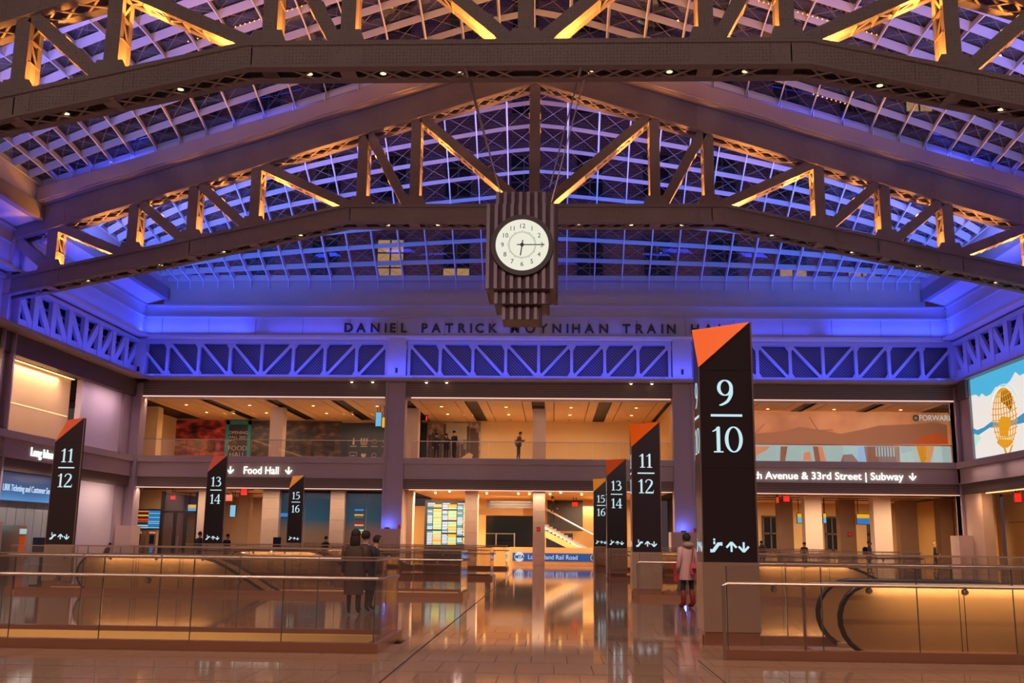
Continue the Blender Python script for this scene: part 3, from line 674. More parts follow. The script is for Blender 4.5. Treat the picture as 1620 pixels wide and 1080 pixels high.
# ================================================================== SKYLIGHT VAULTS
HW = 23.75
def ux(u): return XC+HW*math.tanh(1.0317*u)/.7746
def vault(name, Y0, Y1, flat_far, A0, nrow, D):
    V = thing(name, None, None, kind='structure')
    def base(x): a = math.sqrt((abs(x-XC))**2+.8); return 26.15-.331*a
    def Z(x, t):
        r = abs(x-XC)/HW; A = A0*max(0, 1-r**4)
        b0 = base(x); b1 = 17.95 if flat_far else base(x)
        k = 12.7*max(t, 0)**.8*max(1-t, 0)**1.6 if flat_far else 4*t*(1-t)
        return b0*(1-t)+b1*t+(A if not flat_far else max(0, 1-r**4))*k
    def P(u, t, dz=0):
        x = ux(u); h = .01; z = Z(x, t); p = Vector((x, Y0+(Y1-Y0)*t, z))
        if dz:
            x2 = ux(u+.01 if u < .5 else u-.01); dx = Vector((x2-x, 0, Z(x2, t)-z)); 
            if x2 < x: dx = -dx
            t2 = t+.01 if t < .5 else t-.01; dy = Vector((0, (Y1-Y0)*(t2-t), Z(x, t2)-z))
            if t2 < t: dy = -dy
            n = dx.cross(dy).normalized(); p = p+n*dz
        return p
    NC = 36; us = [-1+2*i/NC for i in range(NC+1)]; H = .032
    arc = [0]; N2 = 200
    for i in range(N2): arc.append(arc[-1]+math.hypot((Y1-Y0)/N2, Z(XC, (i+1)/N2)-Z(XC, i/N2)))
    ts = []; q = 0
    for j in range(nrow+1):
        while q < N2 and arc[q] < arc[-1]*j/nrow-1e-9: q += 1
        ts.append(q/N2)
    def fin(nm_, pts, ref):
        m = MB()
        for (a, b, a2, b2) in zip(pts[0][:-1], pts[0][1:], pts[1][:-1], pts[1][1:]):
            s = ref*H; m.hexa([a-s, b-s, b+s, a+s, a2-s, b2-s, b2+s, a2+s])
        m.build(nm_, 'paint_white', V)
    for i, u in enumerate(us):
        tt = [j/(2*nrow) for j in range(2*nrow+1)]; fin('transverse_rib', ([P(u, t, -D) for t in tt], [P(u, t, .0) for t in tt]), Vector((1, 0, 0)))
    for j, t in enumerate(ts):
        fin('longitudinal_rib', ([P(u, t, -D) for u in us], [P(u, t, .0) for u in us]), Vector((0, .75, .3)))
    cells = []
    for i in range(NC):
        for j in range(nrow): cells.append((abs(us[i]+us[i+1])/2, i, j))
    cells.sort(); rest = MB(); wires = MB(); n = 0
    for k, (_, i, j) in enumerate(cells):
        q = [P(us[i], ts[j], .02), P(us[i+1], ts[j], .02), P(us[i+1], ts[j+1], .02), P(us[i], ts[j+1], .02)]; e = Vector((0, 0, .02))
        if n < 290: m = MB(); m.hexa(q+[v+e for v in q]); m.build('pane', 'roof_glass', V); n += 1
        else: rest.hexa(q+[v+e for v in q])
        w_ = [P(us[i], ts[j], -.1), P(us[i+1], ts[j], -.1), P(us[i+1], ts[j+1], -.1), P(us[i], ts[j+1], -.1)]
        wires.bar(w_[0], w_[2], .014, .014, (0, 0, 1)); wires.bar(w_[1], w_[3], .014, .014, (0, 0, 1))
    rest.build('outer_panes', 'roof_glass', V, kind='stuff'); wires.build('bracing_wires', 'steel_lace', V, kind='stuff')
    for yy, t in ((Y0, 0), (Y1, 1)):                      # fin tails standing on the kerb
        for u in us:
            p = P(u, t); sg = 1 if t == 0 else -1; x = p.x; z1 = p.z; z0 = 17.02 if (flat_far and t) else z1-.72
            m = MB(); m.prism([(x-.02, yy, z0), (x-.02, yy, z1), (x-.02, yy+sg*.30, z1-.15), (x-.02, yy+sg*.12, z0)], (.04, 0, 0)); m.build('rib_tail', 'paint_white', V)
    # solid kerb under each curved edge
    m = MB()
    for t, yy in ((0, Y0), (1, Y1)):
        if flat_far and t == 1: continue
        for i in range(NC):
            a, b = P(us[i], t), P(us[i+1], t); s = Vector((0, .06, 0)); d = Vector((0, 0, -.75))
            m.hexa([a+d-s, b+d-s, b+d+s, a+d+s, a-s, b-s, b+s, a+s])
    for u in (-1, 1):
        for j in range(nrow):
            a, b = P(u, ts[j]), P(u, ts[j+1]); s = Vector((.05, 0, 0)); m.hexa([Vector((a.x, a.y, 16.9))-s, Vector((b.x, b.y, 16.9))-s, Vector((b.x, b.y, 16.9))+s, Vector((a.x, a.y, 16.9))+s, a-s, b-s, b+s, a+s])
    m.build('kerb', 'cornice', V)
    return V
vault('ceiling', TY[1]+TD+.45, 62.3, True, 1, 12, .42)
vault('ceiling', TY[0]+TD+.15, TY[1]-.15, False, 1.4, 10, .40)
for x0, x1, yy, lb in ((-15.6, -10.4, 39.6, 'left of the crown, upper'), (8.6, 13.6, 39.7, 'right of the crown, upper'), (11.9, 13.6, 44.2, 'right of the crown, lower down')):  # amber dots and wire added to imitate lamp reflections in the panes
    T = tag(thing('roof_glints', 'lamp reflections modelled as amber bulbs under the nearer vault, '+lb, 'lights', (x0, yy, 23)))
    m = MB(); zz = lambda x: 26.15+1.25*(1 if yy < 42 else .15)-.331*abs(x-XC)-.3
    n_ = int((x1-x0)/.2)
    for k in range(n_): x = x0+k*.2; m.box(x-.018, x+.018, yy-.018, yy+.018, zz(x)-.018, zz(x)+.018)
    m.build('glints', 'glint_amber', T, kind='stuff'); m = MB(); m.tube([(x0, yy, zz(x0)+.04), (x1, yy, zz(x1)+.04)], .012, 5); m.build('wire', 'dark', T)
# ================================================================== BUILDING OUTSIDE (seen through the glass)
BD = thing('brick_building', 'dark brick building seen through the skylight with lit windows', 'building', (XC, 81, 0))
MB().box(-46, 44, 80, 84, 12, 58).build('wall', 'brick', BD)
for r, z in enumerate((21.8, 29.1, 36.4, 43.7)):
    for k in range(-5, 10):
        x = -13.3+k*5.42
        lit = (r, k) == (0, 0); half = (r, k) in ((0, 1), (0, 6), (0, 7), (2, 8))
        m = MB()
        for b in ((x-1.2, x-1.05, z, z+3.9), (x+1.05, x+1.2, z, z+3.9), (x-1.2, x+1.2, z, z+.15), (x-1.2, x+1.2, z+3.75, z+3.9), (x-.06, x+.06, z, z+3.9), (x-1.1, x+1.1, z+1.35, z+1.45), (x-1.1, x+1.1, z+2.6, z+2.7)):
            m.box(b[0], b[1], 79.8, 80.05, b[2], b[3])
        m.box(x-1.5, x+1.5, 79.6, 80, z-.25, z)
        f = m.build('window', 'bldg_frame', BD)
        if half:
            MB().box(x-1.05, x+1.05, 79.9, 79.98, z, z+1.35).build('lit_pane', 'lit_glass', f); MB().box(x-1.05, x+1.05, 79.9, 79.98, z+1.35, z+3.8).build('pane', 'bldg_glass', f)
        else: MB().box(x-1.05, x+1.05, 79.9, 79.98, z, z+3.8).build('lit_pane' if lit else 'pane', 'lit_glass' if lit else 'bldg_glass', f)
area('building_wash', (XC, 74, 15.5), 60, .3, 1100, (.8, .5, .62), (0, .6, 1), 150)
# ================================================================== CORNICE LETTERING
LS = tag(thing('wall_sign', None, None, (XC, 62.3, 14.6))); LS['label'] = 'dark metal capital letters in a row on the blue-lit far cornice'; LS['category'] = 'sign'
full = 'DANIEL PATRICK MOYNIHAN TRAIN HALL'; adv = {'I': .42, ' ': .75, 'M': 1.16, 'D': 1.02, 'N': 1.08, 'O': 1.12, 'H': 1.05, 'Y': .95, 'T': .95, 'L': .85, 'E': .85, 'P': .85, 'R': .92, 'K': .92, 'C': 1.02, 'A': 1.04}
tot = sum(adv[c] for c in full[:-5]); scl = (7.9+13.15)/tot; x = -13.15
for c in full:
    if c != ' ': text('letter', c, .80, 'letter_dark', LS, (x, 62.24, 14.26), (1, 0, 0), depth=.06, sx=1.0, bold=.022)
    x += adv[c]*scl
# ================================================================== LOWER SIGNS
def lit_sign(label, parts, h, y):
    T = thing('wall_sign', label, 'sign', (parts[0][1], y, 5.3))
    for s, x0, x1 in parts:
        if s in ('down',):
            m = MB(); cx = (x0+x1)/2; hh = h*.95; m.box(cx-.035, cx+.035, y-.03, y, 5.33, 5.33+hh)
            for sg in (-1, 1): m.bar((cx, y-.015, 5.34), (cx+sg*.2, y-.015, 5.34+.24), .075, .03, (0, 1, 0))
            m.build('arrow', 'sign_white', T)
        else:
            text('lettering', s, h*1.38, 'sign_white', T, (x0, y-.02, 5.33), (1, 0, 0), depth=.04, fit=x1-x0, bold=.006)
    return T
lit_sign('white lit sign reading Food Hall with two down arrows on the left bay', [('down', -20.0, -19.4), ('Food Hall', -19.35+.45, -16.75), ('down', -16.35, -15.85)], .47, 61.98)
lit_sign('white lit street and subway sign on the right bay', [('8th Avenue & 33rd Street | Subway', 11.72, 20.9), ('down', 21.2, 21.7)], .45, 61.98)
for x, wh in zip([at(px, 606, Y=61.7).x for px in (557, 590, 675, 707, 998, 1031)], ('second left of the left column', 'just left of the left column', 'first right of the left column', 'second right of the left column', 'second left of the right column', 'just left of the right column')):
    T = thing('spotlight', 'small lit spotlight under the far bulkhead, '+wh, 'light', (x, 61.6, 11.05), 'spotlights under the far bulkhead')
    m = MB(); m.tube([(x, 61.6, 11.05), (x, 61.6, 10.98)], .07, 10); m.build('housing', 'clock_bezel', T)
    m = MB(); m.tube([(x, 61.6, 10.98), (x, 61.6, 10.93)], [.09, .05], 10); m.build('lens', 'lamp', T)
# ================================================================== MEZZANINE
CE = thing('ceiling', None, None, kind='structure')
MB().box(XL-2, XR+2, 62.8, 75, 10.14, 10.3).build('plenum', 'black', CE)
for k in range(-6, 6):
    c = XC+4.2*k
    for a, b in ((.42, .98), (1.03, 3.17), (3.22, 3.78)):
        x0, x1 = max(c+a, XL-1.5), min(c+b, XR+1)
        if x1 > x0: MB().box(x0, x1, 62.8, 74.2, 10.0, 10.06).build('ceiling_board', 'wood', CE, kind='structure')
    for dy in (65.5, 69.5, 72.5):
        if XL < c+2.1 < XR:
            m = MB(); m.tube([(c+2.1, dy, 9.995), (c+2.1, dy, 9.98)], .09, 10); m.build('downlight', 'lamp_gold' if dy < 70 else 'dark', CE)
MF = thing('floor', None, None, kind='structure')
MB().box(XL-2, XR+2, 62.8, 75, 5.9, 6.38).build('mezzanine_slab', 'stone', MF)
W2 = thing('wall_far', None, None, kind='structure')
def w2(n, m, *a): return MB().box(*a).build(n, m, W2)
w2('mezzanine_wall', 'beige_wall', XL-2, XR+2, 74.2, 74.5, 6.38, 10.1)
w2('side_return', 'beige_wall', XL-2.2, XL-1.6, 62.8, 74.2, 6.38, 10.1); w2('side_return', 'gold_wall', XR+1.7, XR+2, 62.8, 74.2, 6.38, 10.1)
w2('side_return', 'dark', -9.75, -9.55, 69.5, 74.2, 6.38, 10)
w2('partition', 'gold_wall', 7.35, 7.5, 62.9, 74.2, 6.38, 10)
for k, cx in enumerate((-26.9, -18.25, -9.25, -.87)):
    w_ = .86 if k != 0 else 1.3
    MB().box(cx-w_/2, cx+w_/2, 66.5, 67.4, 6.38, 10).build('pillar', 'concrete' if k else 'beige_wall', W2)
# murals and posters on the mezzanine back wall
def Xb(px, Y=74.1): return at(px, 690, Y=Y).x
def poster(name, lab, cat, x0, x1, z0, z1, m, y=74.1, grp=None):
    T = thing(name, lab, cat, ((x0+x1)/2, y, z0), grp); MB().box(x0, x1, y-.04, y+.04, z0, z1).build('panel', m, T); return T
poster('mural', 'red-toned mural of a crowded hall behind the left railing', 'mural', Xb(243), Xb(358), 6.4, 9.95, 'mural_red')
T = poster('mural', 'dark brown mural right of the teal framed poster', 'mural', Xb(399), Xb(540), 6.4, 9.95, 'mural_dark')
T = thing('poster', 'teal framed poster announcing the food hall opening', 'poster', ((Xb(358)+Xb(399))/2, 74, 6.4)); a, b = Xb(358), Xb(398)
m = MB(); m.box(a, a+.25, 73.9, 74.05, 6.4, 9.95); m.box(b-.25, b, 73.9, 74.05, 6.4, 9.95); m.box(a, b, 73.9, 74.05, 9.65, 9.95); m.build('frame', 'teal', T)
MB().box(a+.25, b-.25, 73.95, 74.05, 6.4, 9.65).build('panel', 'navy', T); cx = (a+b)/2
for s, z, h in (('OPENING', 8.95, .32), ('FALL 2021', 8.62, .30), ('FOOD', 7.75, .5), ('HALL', 7.28, .5)): text('lettering', s, h, 'concrete', T, (cx, 73.93, z), (1, 0, 0), align='CENTER')
m = MB(); m.box(cx-.5, cx+.45, 73.92, 73.94, 6.75, 6.95); m.box(cx-.5, cx+.1, 73.92, 73.94, 6.55, 6.72); m.build('emblem', 'concrete', T)
T = poster('poster_wall', 'navy panel with two rows of small white emblems', 'poster', Xb(540), Xb(609), 6.4, 9.85, 'navy'); 
for r, z in enumerate((8.45, 7.45)):
    for k in range(4):
        x = Xb(560)+k*.77
        m = MB(); y = 74.04
        if (r, k) == (0, 0): m.box(x-.07, x+.07, y, y+.01, z-.2, z+.15); m.box(x-.03, x+.03, y, y+.01, z+.15, z+.3)
        elif (r, k) == (0, 1):
            for e in (-.2, 0, .2): m.box(x+e-.05, x+e+.05, y, y+.01, z-.15, z+.28)
            m.box(x-.2, x+.2, y, y+.01, z-.2, z-.02)
        elif (r, k) == (1, 0): m.box(x-.25, x+.25, y, y+.01, z+.24, z+.27); m.box(x-.25, x+.25, y, y+.01, z-.27, z-.24); m.box(x-.27, x-.25, y, y+.01, z-.27, z+.27); m.box(x+.25, x+.27, y, y+.01, z-.27, z+.27); m.box(x-.15, x+.15, y, y+.01, z-.03, z+.03)
        elif (r, k) == (1, 1): m.prism([(x, y, z-.2), (x+.2, y, z+.06), (x+.1, y, z+.2), (x, y, z+.1), (x-.1, y, z+.2), (x-.2, y, z+.06)], (0, .01, 0))
        else: m.tube([(x+.16*math.cos(t/10*6.283), y, z+.05+.16*math.sin(t/10*6.283)) for t in range(10)], .02, 4, closed=True)
        m.box(x-.24, x+.24, y, y+.01, z-.34, z-.29); m.build('emblem', 'concrete', T)
poster('poster_wall', 'plain navy panel left of the city photograph', 'poster', Xb(657), Xb(675), 6.4, 9.9, 'navy')
T = poster('mural', 'sepia city skyline photograph behind three standing visitors', 'mural', Xb(676), Xb(760), 6.4, 9.98, 'mural_city')
a, b = Xb(676), Xb(760); y = 74.0
mat('tower_brown', rgb(88, 66, 58), .6); mat('sky_pale', rgb(176, 168, 150), .6, noise=.2, scale=1.5); m = MB(); random.seed(3)
for k in range(17):
    x = a+.1+(b-a)*k/18; h = random.uniform(2.2, 3.2) if k < 6 or k > 12 else random.uniform(1.1, 2.0); m.box(x, x+random.uniform(.14, .24), y, y+.03, 7.2, 6.6+h)
m.build('skyline', 'tower_brown', T); MB().box(a+1.3, b-.9, y+.03, y+.05, 8.7, 9.9).build('sky', 'sky_pale', T)
m = MB(); m.prism([(a+1.3, y-.01, 6.5), (b-.9, y-.01, 6.5), (b-.5, y-.01, 7.6), (b-.8, y-.01, 7.75)], (0, .02, 0)); m.build('street', 'wood', T)
# large sunset screen on the right bay, with a painted glass reflection below
a, b = Xb(1190, 66), at(1503, 690, Y=66).x; T = thing('video_wall', 'wide orange sunset mural with turbines over a painted railing-glass reflection on the right bay', 'screen', ((a+b)/2, 66, 6.4))
MB().box(a-4, b, 66, 66.2, 7.75, 9.9).build('sunset_panel', 'mural_sunset', T); 
gm = mat('ice', rgb(190, 214, 214), .4, emit=rgb(176, 206, 206), es=.75); gw = mat('ice_warm', rgb(220, 150, 110), .4, emit=rgb(206, 140, 100), es=.6); gb = mat('reflection_brown', rgb(150, 104, 84), .4, emit=rgb(140, 96, 76), es=.55); mat('ice_gold', rgb(200, 130, 20), .4, emit=rgb(206, 136, 16), es=.7); mat('ice_blue', rgb(150, 180, 220), .4, emit=rgb(140, 172, 220), es=.7); mat('cloud_dk', rgb(168, 112, 84), .5, emit=rgb(160, 104, 74), es=.35); mat('cloud_red', rgb(200, 92, 44), .5, emit=rgb(200, 84, 34), es=.4)
MB().box(a-4, b, 66, 66.2, 6.4, 7.73).build('reflection_band', 'ice', T)  # glowing panel and its shapes paint a reflection in the railing glass
P66 = lambda px, py, y=65.98: tuple(at(px, py, Y=y))
def flat(n, pts, m, y=65.98): mb = MB(); mb.prism([P66(px, py, y) for px, py in pts], (0, .01, 0)); return mb.build(n, m, T)
flat('cloud', [(1190, 702), (1190, 686), (1215, 684), (1240, 682), (1265, 675), (1300, 680), (1330, 686), (1370, 678), (1390, 673), (1440, 671), (1480, 668), (1498, 672), (1500, 702)], 'cloud_dk')
flat('glow', [(1445, 702), (1455, 692), (1480, 686), (1499, 690), (1500, 702)], 'cloud_red', 65.96)
for q in ([(1280, 659), (1294, 680)], [(1294, 680.5), (1318, 680)], [(1210, 670), (1194, 686)], [(1194, 686), (1193, 702)]):
    m = MB(); m.bar(P66(*q[0], 65.95), P66(*q[1], 65.95), .06, .02, (0, 1, 0)); m.build('turbine_blade', 'cloud_dk', T)
text('lettering', 'FORWARD', .52, 'ice', T, P66(1454, 665, 65.95), (1, 0, 0), sx=.85)
m = MB(); m.tube([P66(1449+4*math.cos(k*.63), 661+4*math.sin(k*.63), 65.95) for k in range(10)], .05, 4, closed=True); m.build('emblem', 'teal', T)
flat('shape', [(1234, 730), (1235, 706), (1246, 706), (1242, 730)], 'reflection_brown'); flat('shape', [(1290, 731), (1286, 706), (1301, 706), (1307, 731)], 'ice_warm'); flat('shape', [(1290, 731), (1286, 706), (1294, 706), (1298, 731)], 'reflection_brown', 65.96)
flat('shape', [(1194, 722), (1194, 706), (1219, 706), (1212, 712)], 'ice_warm'); flat('shape', [(1330, 730), (1334, 719), (1348, 718), (1358, 730)], 'reflection_brown'); flat('shape', [(1356, 731), (1358, 706), (1368, 706), (1372, 731)], 'ice_blue')
flat('shape', [(1371, 731), (1367, 706), (1423, 706), (1424, 731)], 'reflection_brown', 65.96); flat('shape', [(1457, 731), (1450, 706), (1478, 706), (1472, 731)], 'ice_gold'); flat('shape', [(1270, 728), (1272, 716), (1281, 714), (1284, 728)], 'ice_warm')
for k in range(7): flat('mirrored_scribble', [(1386+k*4.6, 722), (1385+k*4.6, 707), (1387+k*4.6, 707), (1388+k*4.6, 722)], 'ice', 65.94)
# mezzanine railings
def glass_rail(lab, x0, x1, y, z, n, h=1.08, grp=None, cat='railing'):
    T = thing('glass_railing', lab, cat, ((x0+x1)/2, y, z), grp); w_ = (x1-x0)/n
    for i in range(n): MB().box(x0+i*w_+.01, x0+(i+1)*w_-.01, y-.01, y+.01, z, z+h).build('pane', 'glass', T)
    m = MB(); m.tube([(x0, y, z+h), (x1, y, z+h)], .025, 6); m.build('cap_rail', 'rail', T)
    MB().box(x0, x1, y-.04, y+.04, z-.02, z+.06).build('shoe', 'stainless', T)
    return T
for i, (x0, x1) in enumerate(BAYS): glass_rail('glass balustrade along the mezzanine edge in the %s bay' % nm[i], x0+.35, x1-.05, 62.5, 6.38, 10)
# exit / wayfinding signs
def hang_sign(lab, px0, py0, px1, py1, Y, m, name='exit_sign', cat='sign', strip=None, ztop=None):
    p, q = at(px0, py0, Y=Y), at(px1, py1, Y=Y); T = thing(name, lab, cat, ((p.x+q.x)/2, Y, q.z))
    MB().box(p.x-.03, q.x+.03, Y-.03, Y+.08, q.z-.03, p.z+.03).build('case', 'dark', T)
    MB().box(p.x, q.x, Y-.05, Y-.03, q.z, p.z).build('face', m, T)
    if strip:
        zz = p.z-(p.z-q.z)*.4; MB().box(p.x, q.x, Y-.07, Y-.05, zz, p.z).build('header', strip, T)
    if ztop:
        for x in (p.x+.1, q.x-.1): MB().box(x-.02, x+.02, Y, Y+.04, p.z, ztop).build('hanger', 'dark', T)
    return T
mat('screen_blue', rgb(90, 170, 215), .4, emit=rgb(96, 178, 220), es=.9); mat('screen_yellow', rgb(240, 180, 20), .4, emit=rgb(240, 176, 16), es=.9)
mat('screen_dkblue', rgb(40, 110, 180), .4, emit=rgb(50, 120, 196), es=.9)
hang_sign('red exit sign above the doors near the left totem pair', 270, 784, 278, 790, 66, 'red_led', ztop=4.5)
hang_sign('red exit sign just right of the leaning 13 and 14 totem', 357, 783, 367, 792, 66, 'red_led', ztop=4.5)
hang_sign('red exit sign hung at the top of the left bay opening', 382, 773, 391, 783, 63.6, 'red_led', ztop=4.5)
hang_sign('red exit sign behind the stair landing', 905, 794, 914, 801, 71, 'red_led', ztop=4.5)
hang_sign('red exit sign at the top of the right bay opening', 1239, 784, 1249, 793, 64, 'red_led', ztop=4.5)
hang_sign('narrow red exit sign seen edge-on in the right bay', 1228, 786, 1232, 795, 64, 'red_led', ztop=4.5)
hang_sign('red exit sign hung under the right wall slab', 1604, 780, 1616, 794, 55.5, 'red_led', ztop=4.6)
hang_sign('red exit light beside the mezzanine navy panel', 674, 658, 676, 665, 70, 'red_led', ztop=10)
hang_sign('blue and yellow departure screen at the right end of the left mezzanine', 595, 652, 603, 674, 66, 'screen_blue', 'screen', 'screen', None, 10)
hang_sign('yellow edged screen partly hidden by the left column on the mezzanine', 605, 660, 611, 676, 65.5, 'screen_yellow', 'screen', 'screen', None, 10)
hang_sign('yellow and blue wayfinding screen behind the first right bay pillar', 1261, 812, 1276, 827, 69, 'screen_blue', 'screen', 'screen', 'screen_yellow', 4.5)
hang_sign('small slice of wayfinding screen right of the second pillar', 1302, 812, 1307, 827, 69, 'screen_blue', 'screen', 'screen', 'screen_yellow', 4.5)
hang_sign('yellow and blue wayfinding screen beside the red masked walker', 1355, 813, 1383, 829, 69, 'screen_dkblue', 'screen', 'screen', 'screen_yellow', 4.5)
hang_sign('yellow over blue wayfinding screen beyond the glass doors', 298, 798, 311, 811, 70, 'screen_blue', 'screen', 'screen', 'screen_yellow', 4.5)
hang_sign('narrow upright blue screen in the left bay passage', 365, 799, 372, 817, 68, 'screen_blue', 'screen', 'screen', None, 4.5)
# ================================================================== LOWER CONCOURSE BEHIND THE FAR WALL
CL = thing('ceiling', None, None, kind='structure')
MB().box(XL-4, XR+4, 62.8, 79, 4.62, 4.75).build('plenum', 'dark', CL)
for k, (x0, x1) in enumerate([(-27, -18.6), (9, 24.6)]):
    m = MB(); m.box(x0, x1, 62.8, 78, 4.5, 4.6); m.build('ceiling_board', 'wood', CL)
for (x0, x1, y0, y1) in ((-26, -19, 64.5, 66.9), (9, 24.5, 64.6, 64.9), (9, 24.5, 67.6, 67.9), (9, 24.5, 71, 71.3), (-26, -18.8, 70, 70.3)):
    m = MB(); m.hexa([(x0, y0, 4.46), (x1, y0+.0, 4.46), (x1, y0+.3, 4.46), (x0, y0+.3, 4.46), (x0, y0, 4.5), (x1, y0, 4.5), (x1, y0+.3, 4.5), (x0, y0+.3, 4.5)]); m.build('ceiling_slot', 'black', CL)
MB().box(-9, 7.3, 62.8, 79, 4.56, 4.6).build('ceiling_board', 'gold_wall', CL)
for px in (682, 711, 736, 766, 818, 836, 870, 887, 922):
    p = at(px, 786, Z=4.5); p = Vector((at(px, 786, Y=63.6).x, 63.6 if px % 2 else 66, 4.52)); m = MB(); m.tube([p, p-Vector((0, 0, .1))], .07, 10); m.build('downlight', 'lamp_gold', CL)
BW = thing('wall_far', None, None, kind='structure')
def bw(n, m, *a): return MB().box(*a).build(n, m, BW)
bw('back_wall', 'beige_wall', 9, XR+4, 77.5, 77.8, 0, 4.6); bw('back_wall', 'stone_dark', XL-4, -13, 77.5, 77.8, 0, 4.6)
bw('back_wall', 'gold_wall', -9.05, 7.3, 77, 77.3, 0, 4.6); bw('side_return', 'gold_wall', XR+2, XR+2.3, 62.8, 77.5, 0, 4.6)
bw('bay_divider', 'dark', 8.6, 8.9, 63, 77.5, 0, 4.6); bw('bay_divider', 'stone', -10.2, -9.7, 63.2, 72, 0, 4.6)
Xa = lambda px, Y: at(px, 830, Y=Y).x
def pil(lab, a, b, Y, m='stone', d=.9, z=4.6, py=None):
    T = thing('pillar', lab, 'pillar', ((Xa(a, Y)+Xa(b, Y))/2, Y+d/2, 0)); n = 7
    if m == 'stone':
        for k in range(n): MB().box(Xa(a, Y)+.002*(k % 2), Xa(b, Y)-.002*(k % 2), Y, Y+d, z*k/n+.006, z*(k+1)/n).build('stone_block', m, T)
    else: MB().box(Xa(a, Y), Xa(b, Y), Y, Y+d, 0, z).build('shaft', m, T)
    return T
pil('pale stone pillar right of the departure board', 735, 755, 63.6); pil('pale stone pillar with a red alarm in the middle of the middle bay', 843, 862, 61.9-.4+1.2)
pil('pale stone pillar left of the 15 and 16 totem', 413, 440, 63.6); pil('pale stone pillar between two blue shop windows', 521, 544, 63.6)
pil('narrow pale stone pier at the left edge of the middle bay', 643, 652, 63.6)
pil('tan pillar half hidden by the leaning 13 and 14 totem', 311, 330, 63.6, 'plaster')
pil('pale stone pillar first from the left in the right bay', 1274, 1301, 66.5, 'plaster'); pil('pale stone pillar in the middle of the right bay', 1383, 1411, 66.5, 'plaster')
pil('brown pillar behind and left of the first pale one', 1232, 1255, 70, 'stone_dark'); pil('brown pillar with a red alarm between the two pale ones', 1329, 1354, 70, 'stone_dark')
pil('brown pillar left of the rightmost back window', 1424, 1452, 70, 'stone_dark'); pil('brown pillar at the right end of the right bay', 1487, 1508, 69, 'stone_dark')
pil('rounded brown pillar in the left bay passage', 375, 392, 71, 'stone_dark')
pil('pale pier beside the largest totem right of the column', 1147, 1158, 63.6, 'plaster')
for px, py, Y, l in ((852, 837, 62.65, 'middle bay pale pillar'), (1344, 845, 69.95, 'brown pillar of the right bay')):
    p = at(px, py, Y=Y); T = thing('fire_alarm', 'small red alarm on the %s' % l, 'alarm', tuple(p)); m = MB(); m.box(p.x-.11, p.x+.11, Y-.08, Y, p.z-.13, p.z+.13); m.build('housing', 'red', T)
    m = MB(); m.tube([(p.x, Y-.08, p.z), (p.x, Y-.11, p.z)], .05, 8); m.build('lens', 'red_led', T)
for a, b, l in ((1206, 1233, 'beside the largest totem'), (1305, 1327, 'between pale and brown pillars'), (1372, 1386, 'mostly behind the middle pale pillar'), (1458, 1489, 'behind the striding figure')):
    x0, x1 = Xa(a, 77.3), Xa(b, 77.3); z0, z1 = .95+.1, 3.55; T = thing('window_1', None, None, ((x0+x1)/2, 77.4, z0), kind='structure')
    m = MB()
    for q in ((x0, x0+.12, z0, z1), (x1-.12, x1, z0, z1), (x0, x1, z0, z0+.12), (x0, x1, z1-.12, z1), (x0, x1, 2.2, 2.32), ((x0+x1)/2-.05, (x0+x1)/2+.05, z0, z1)): m.box(q[0], q[1], 77.25, 77.45, q[2], q[3])
    m.build('frame', 'bldg_frame', T); MB().box(x0, x1, 77.36, 77.4, z0, z1).build('pane', 'bldg_glass', T)
MB().box(Xa(1452, 76.9), Xa(1489, 76.9), 76.6, 77.2, 3.65, 4.35).build('window_blind', 'black', BW)
# shop glass with blue gradient film
for a, b, l in ((440, 521, 'left of the second stone pillar'), (544, 612, 'beside the left column')):
    T = thing('shop_window', 'tall shop window with blue fading film, '+l, 'window', ((Xa(a, 64)+Xa(b, 64))/2, 64.2, 0)); n = 2
    x0, x1 = Xa(a, 64), Xa(b, 64)
    for k in range(n): MB().box(x0+(x1-x0)*k/n+.02, x0+(x1-x0)*(k+1)/n-.02, 64.1, 64.2, .05, 4.3).build('pane', 'film', T)
    m = MB(); m.box(x0, x1, 64.05, 64.25, 4.3, 4.45); m.box(x0, x1, 64.05, 64.25, 0, .05); m.build('frame', 'dark', T)
    if a == 440:
        p = at(445, 814, Y=64.05); MB().box(p.x-.2, p.x+.9, 64.02, 64.06, p.z-.12, p.z+.1).build('lit_label', 'screen_dkblue', T)
    else:
        for k, c in enumerate(('screen_dkblue', None, 'ice_gold', 'teal', None, 'red', 'ice_warm', 'teal', 'ice', 'screen_yellow')):
            if c:
                p, q = at(561, 805+k*4, Y=64.05), at(575, 808+k*4, Y=64.05); MB().box(p.x, q.x, 64.02, 64.06, q.z, p.z).build('lit_label', c, T)
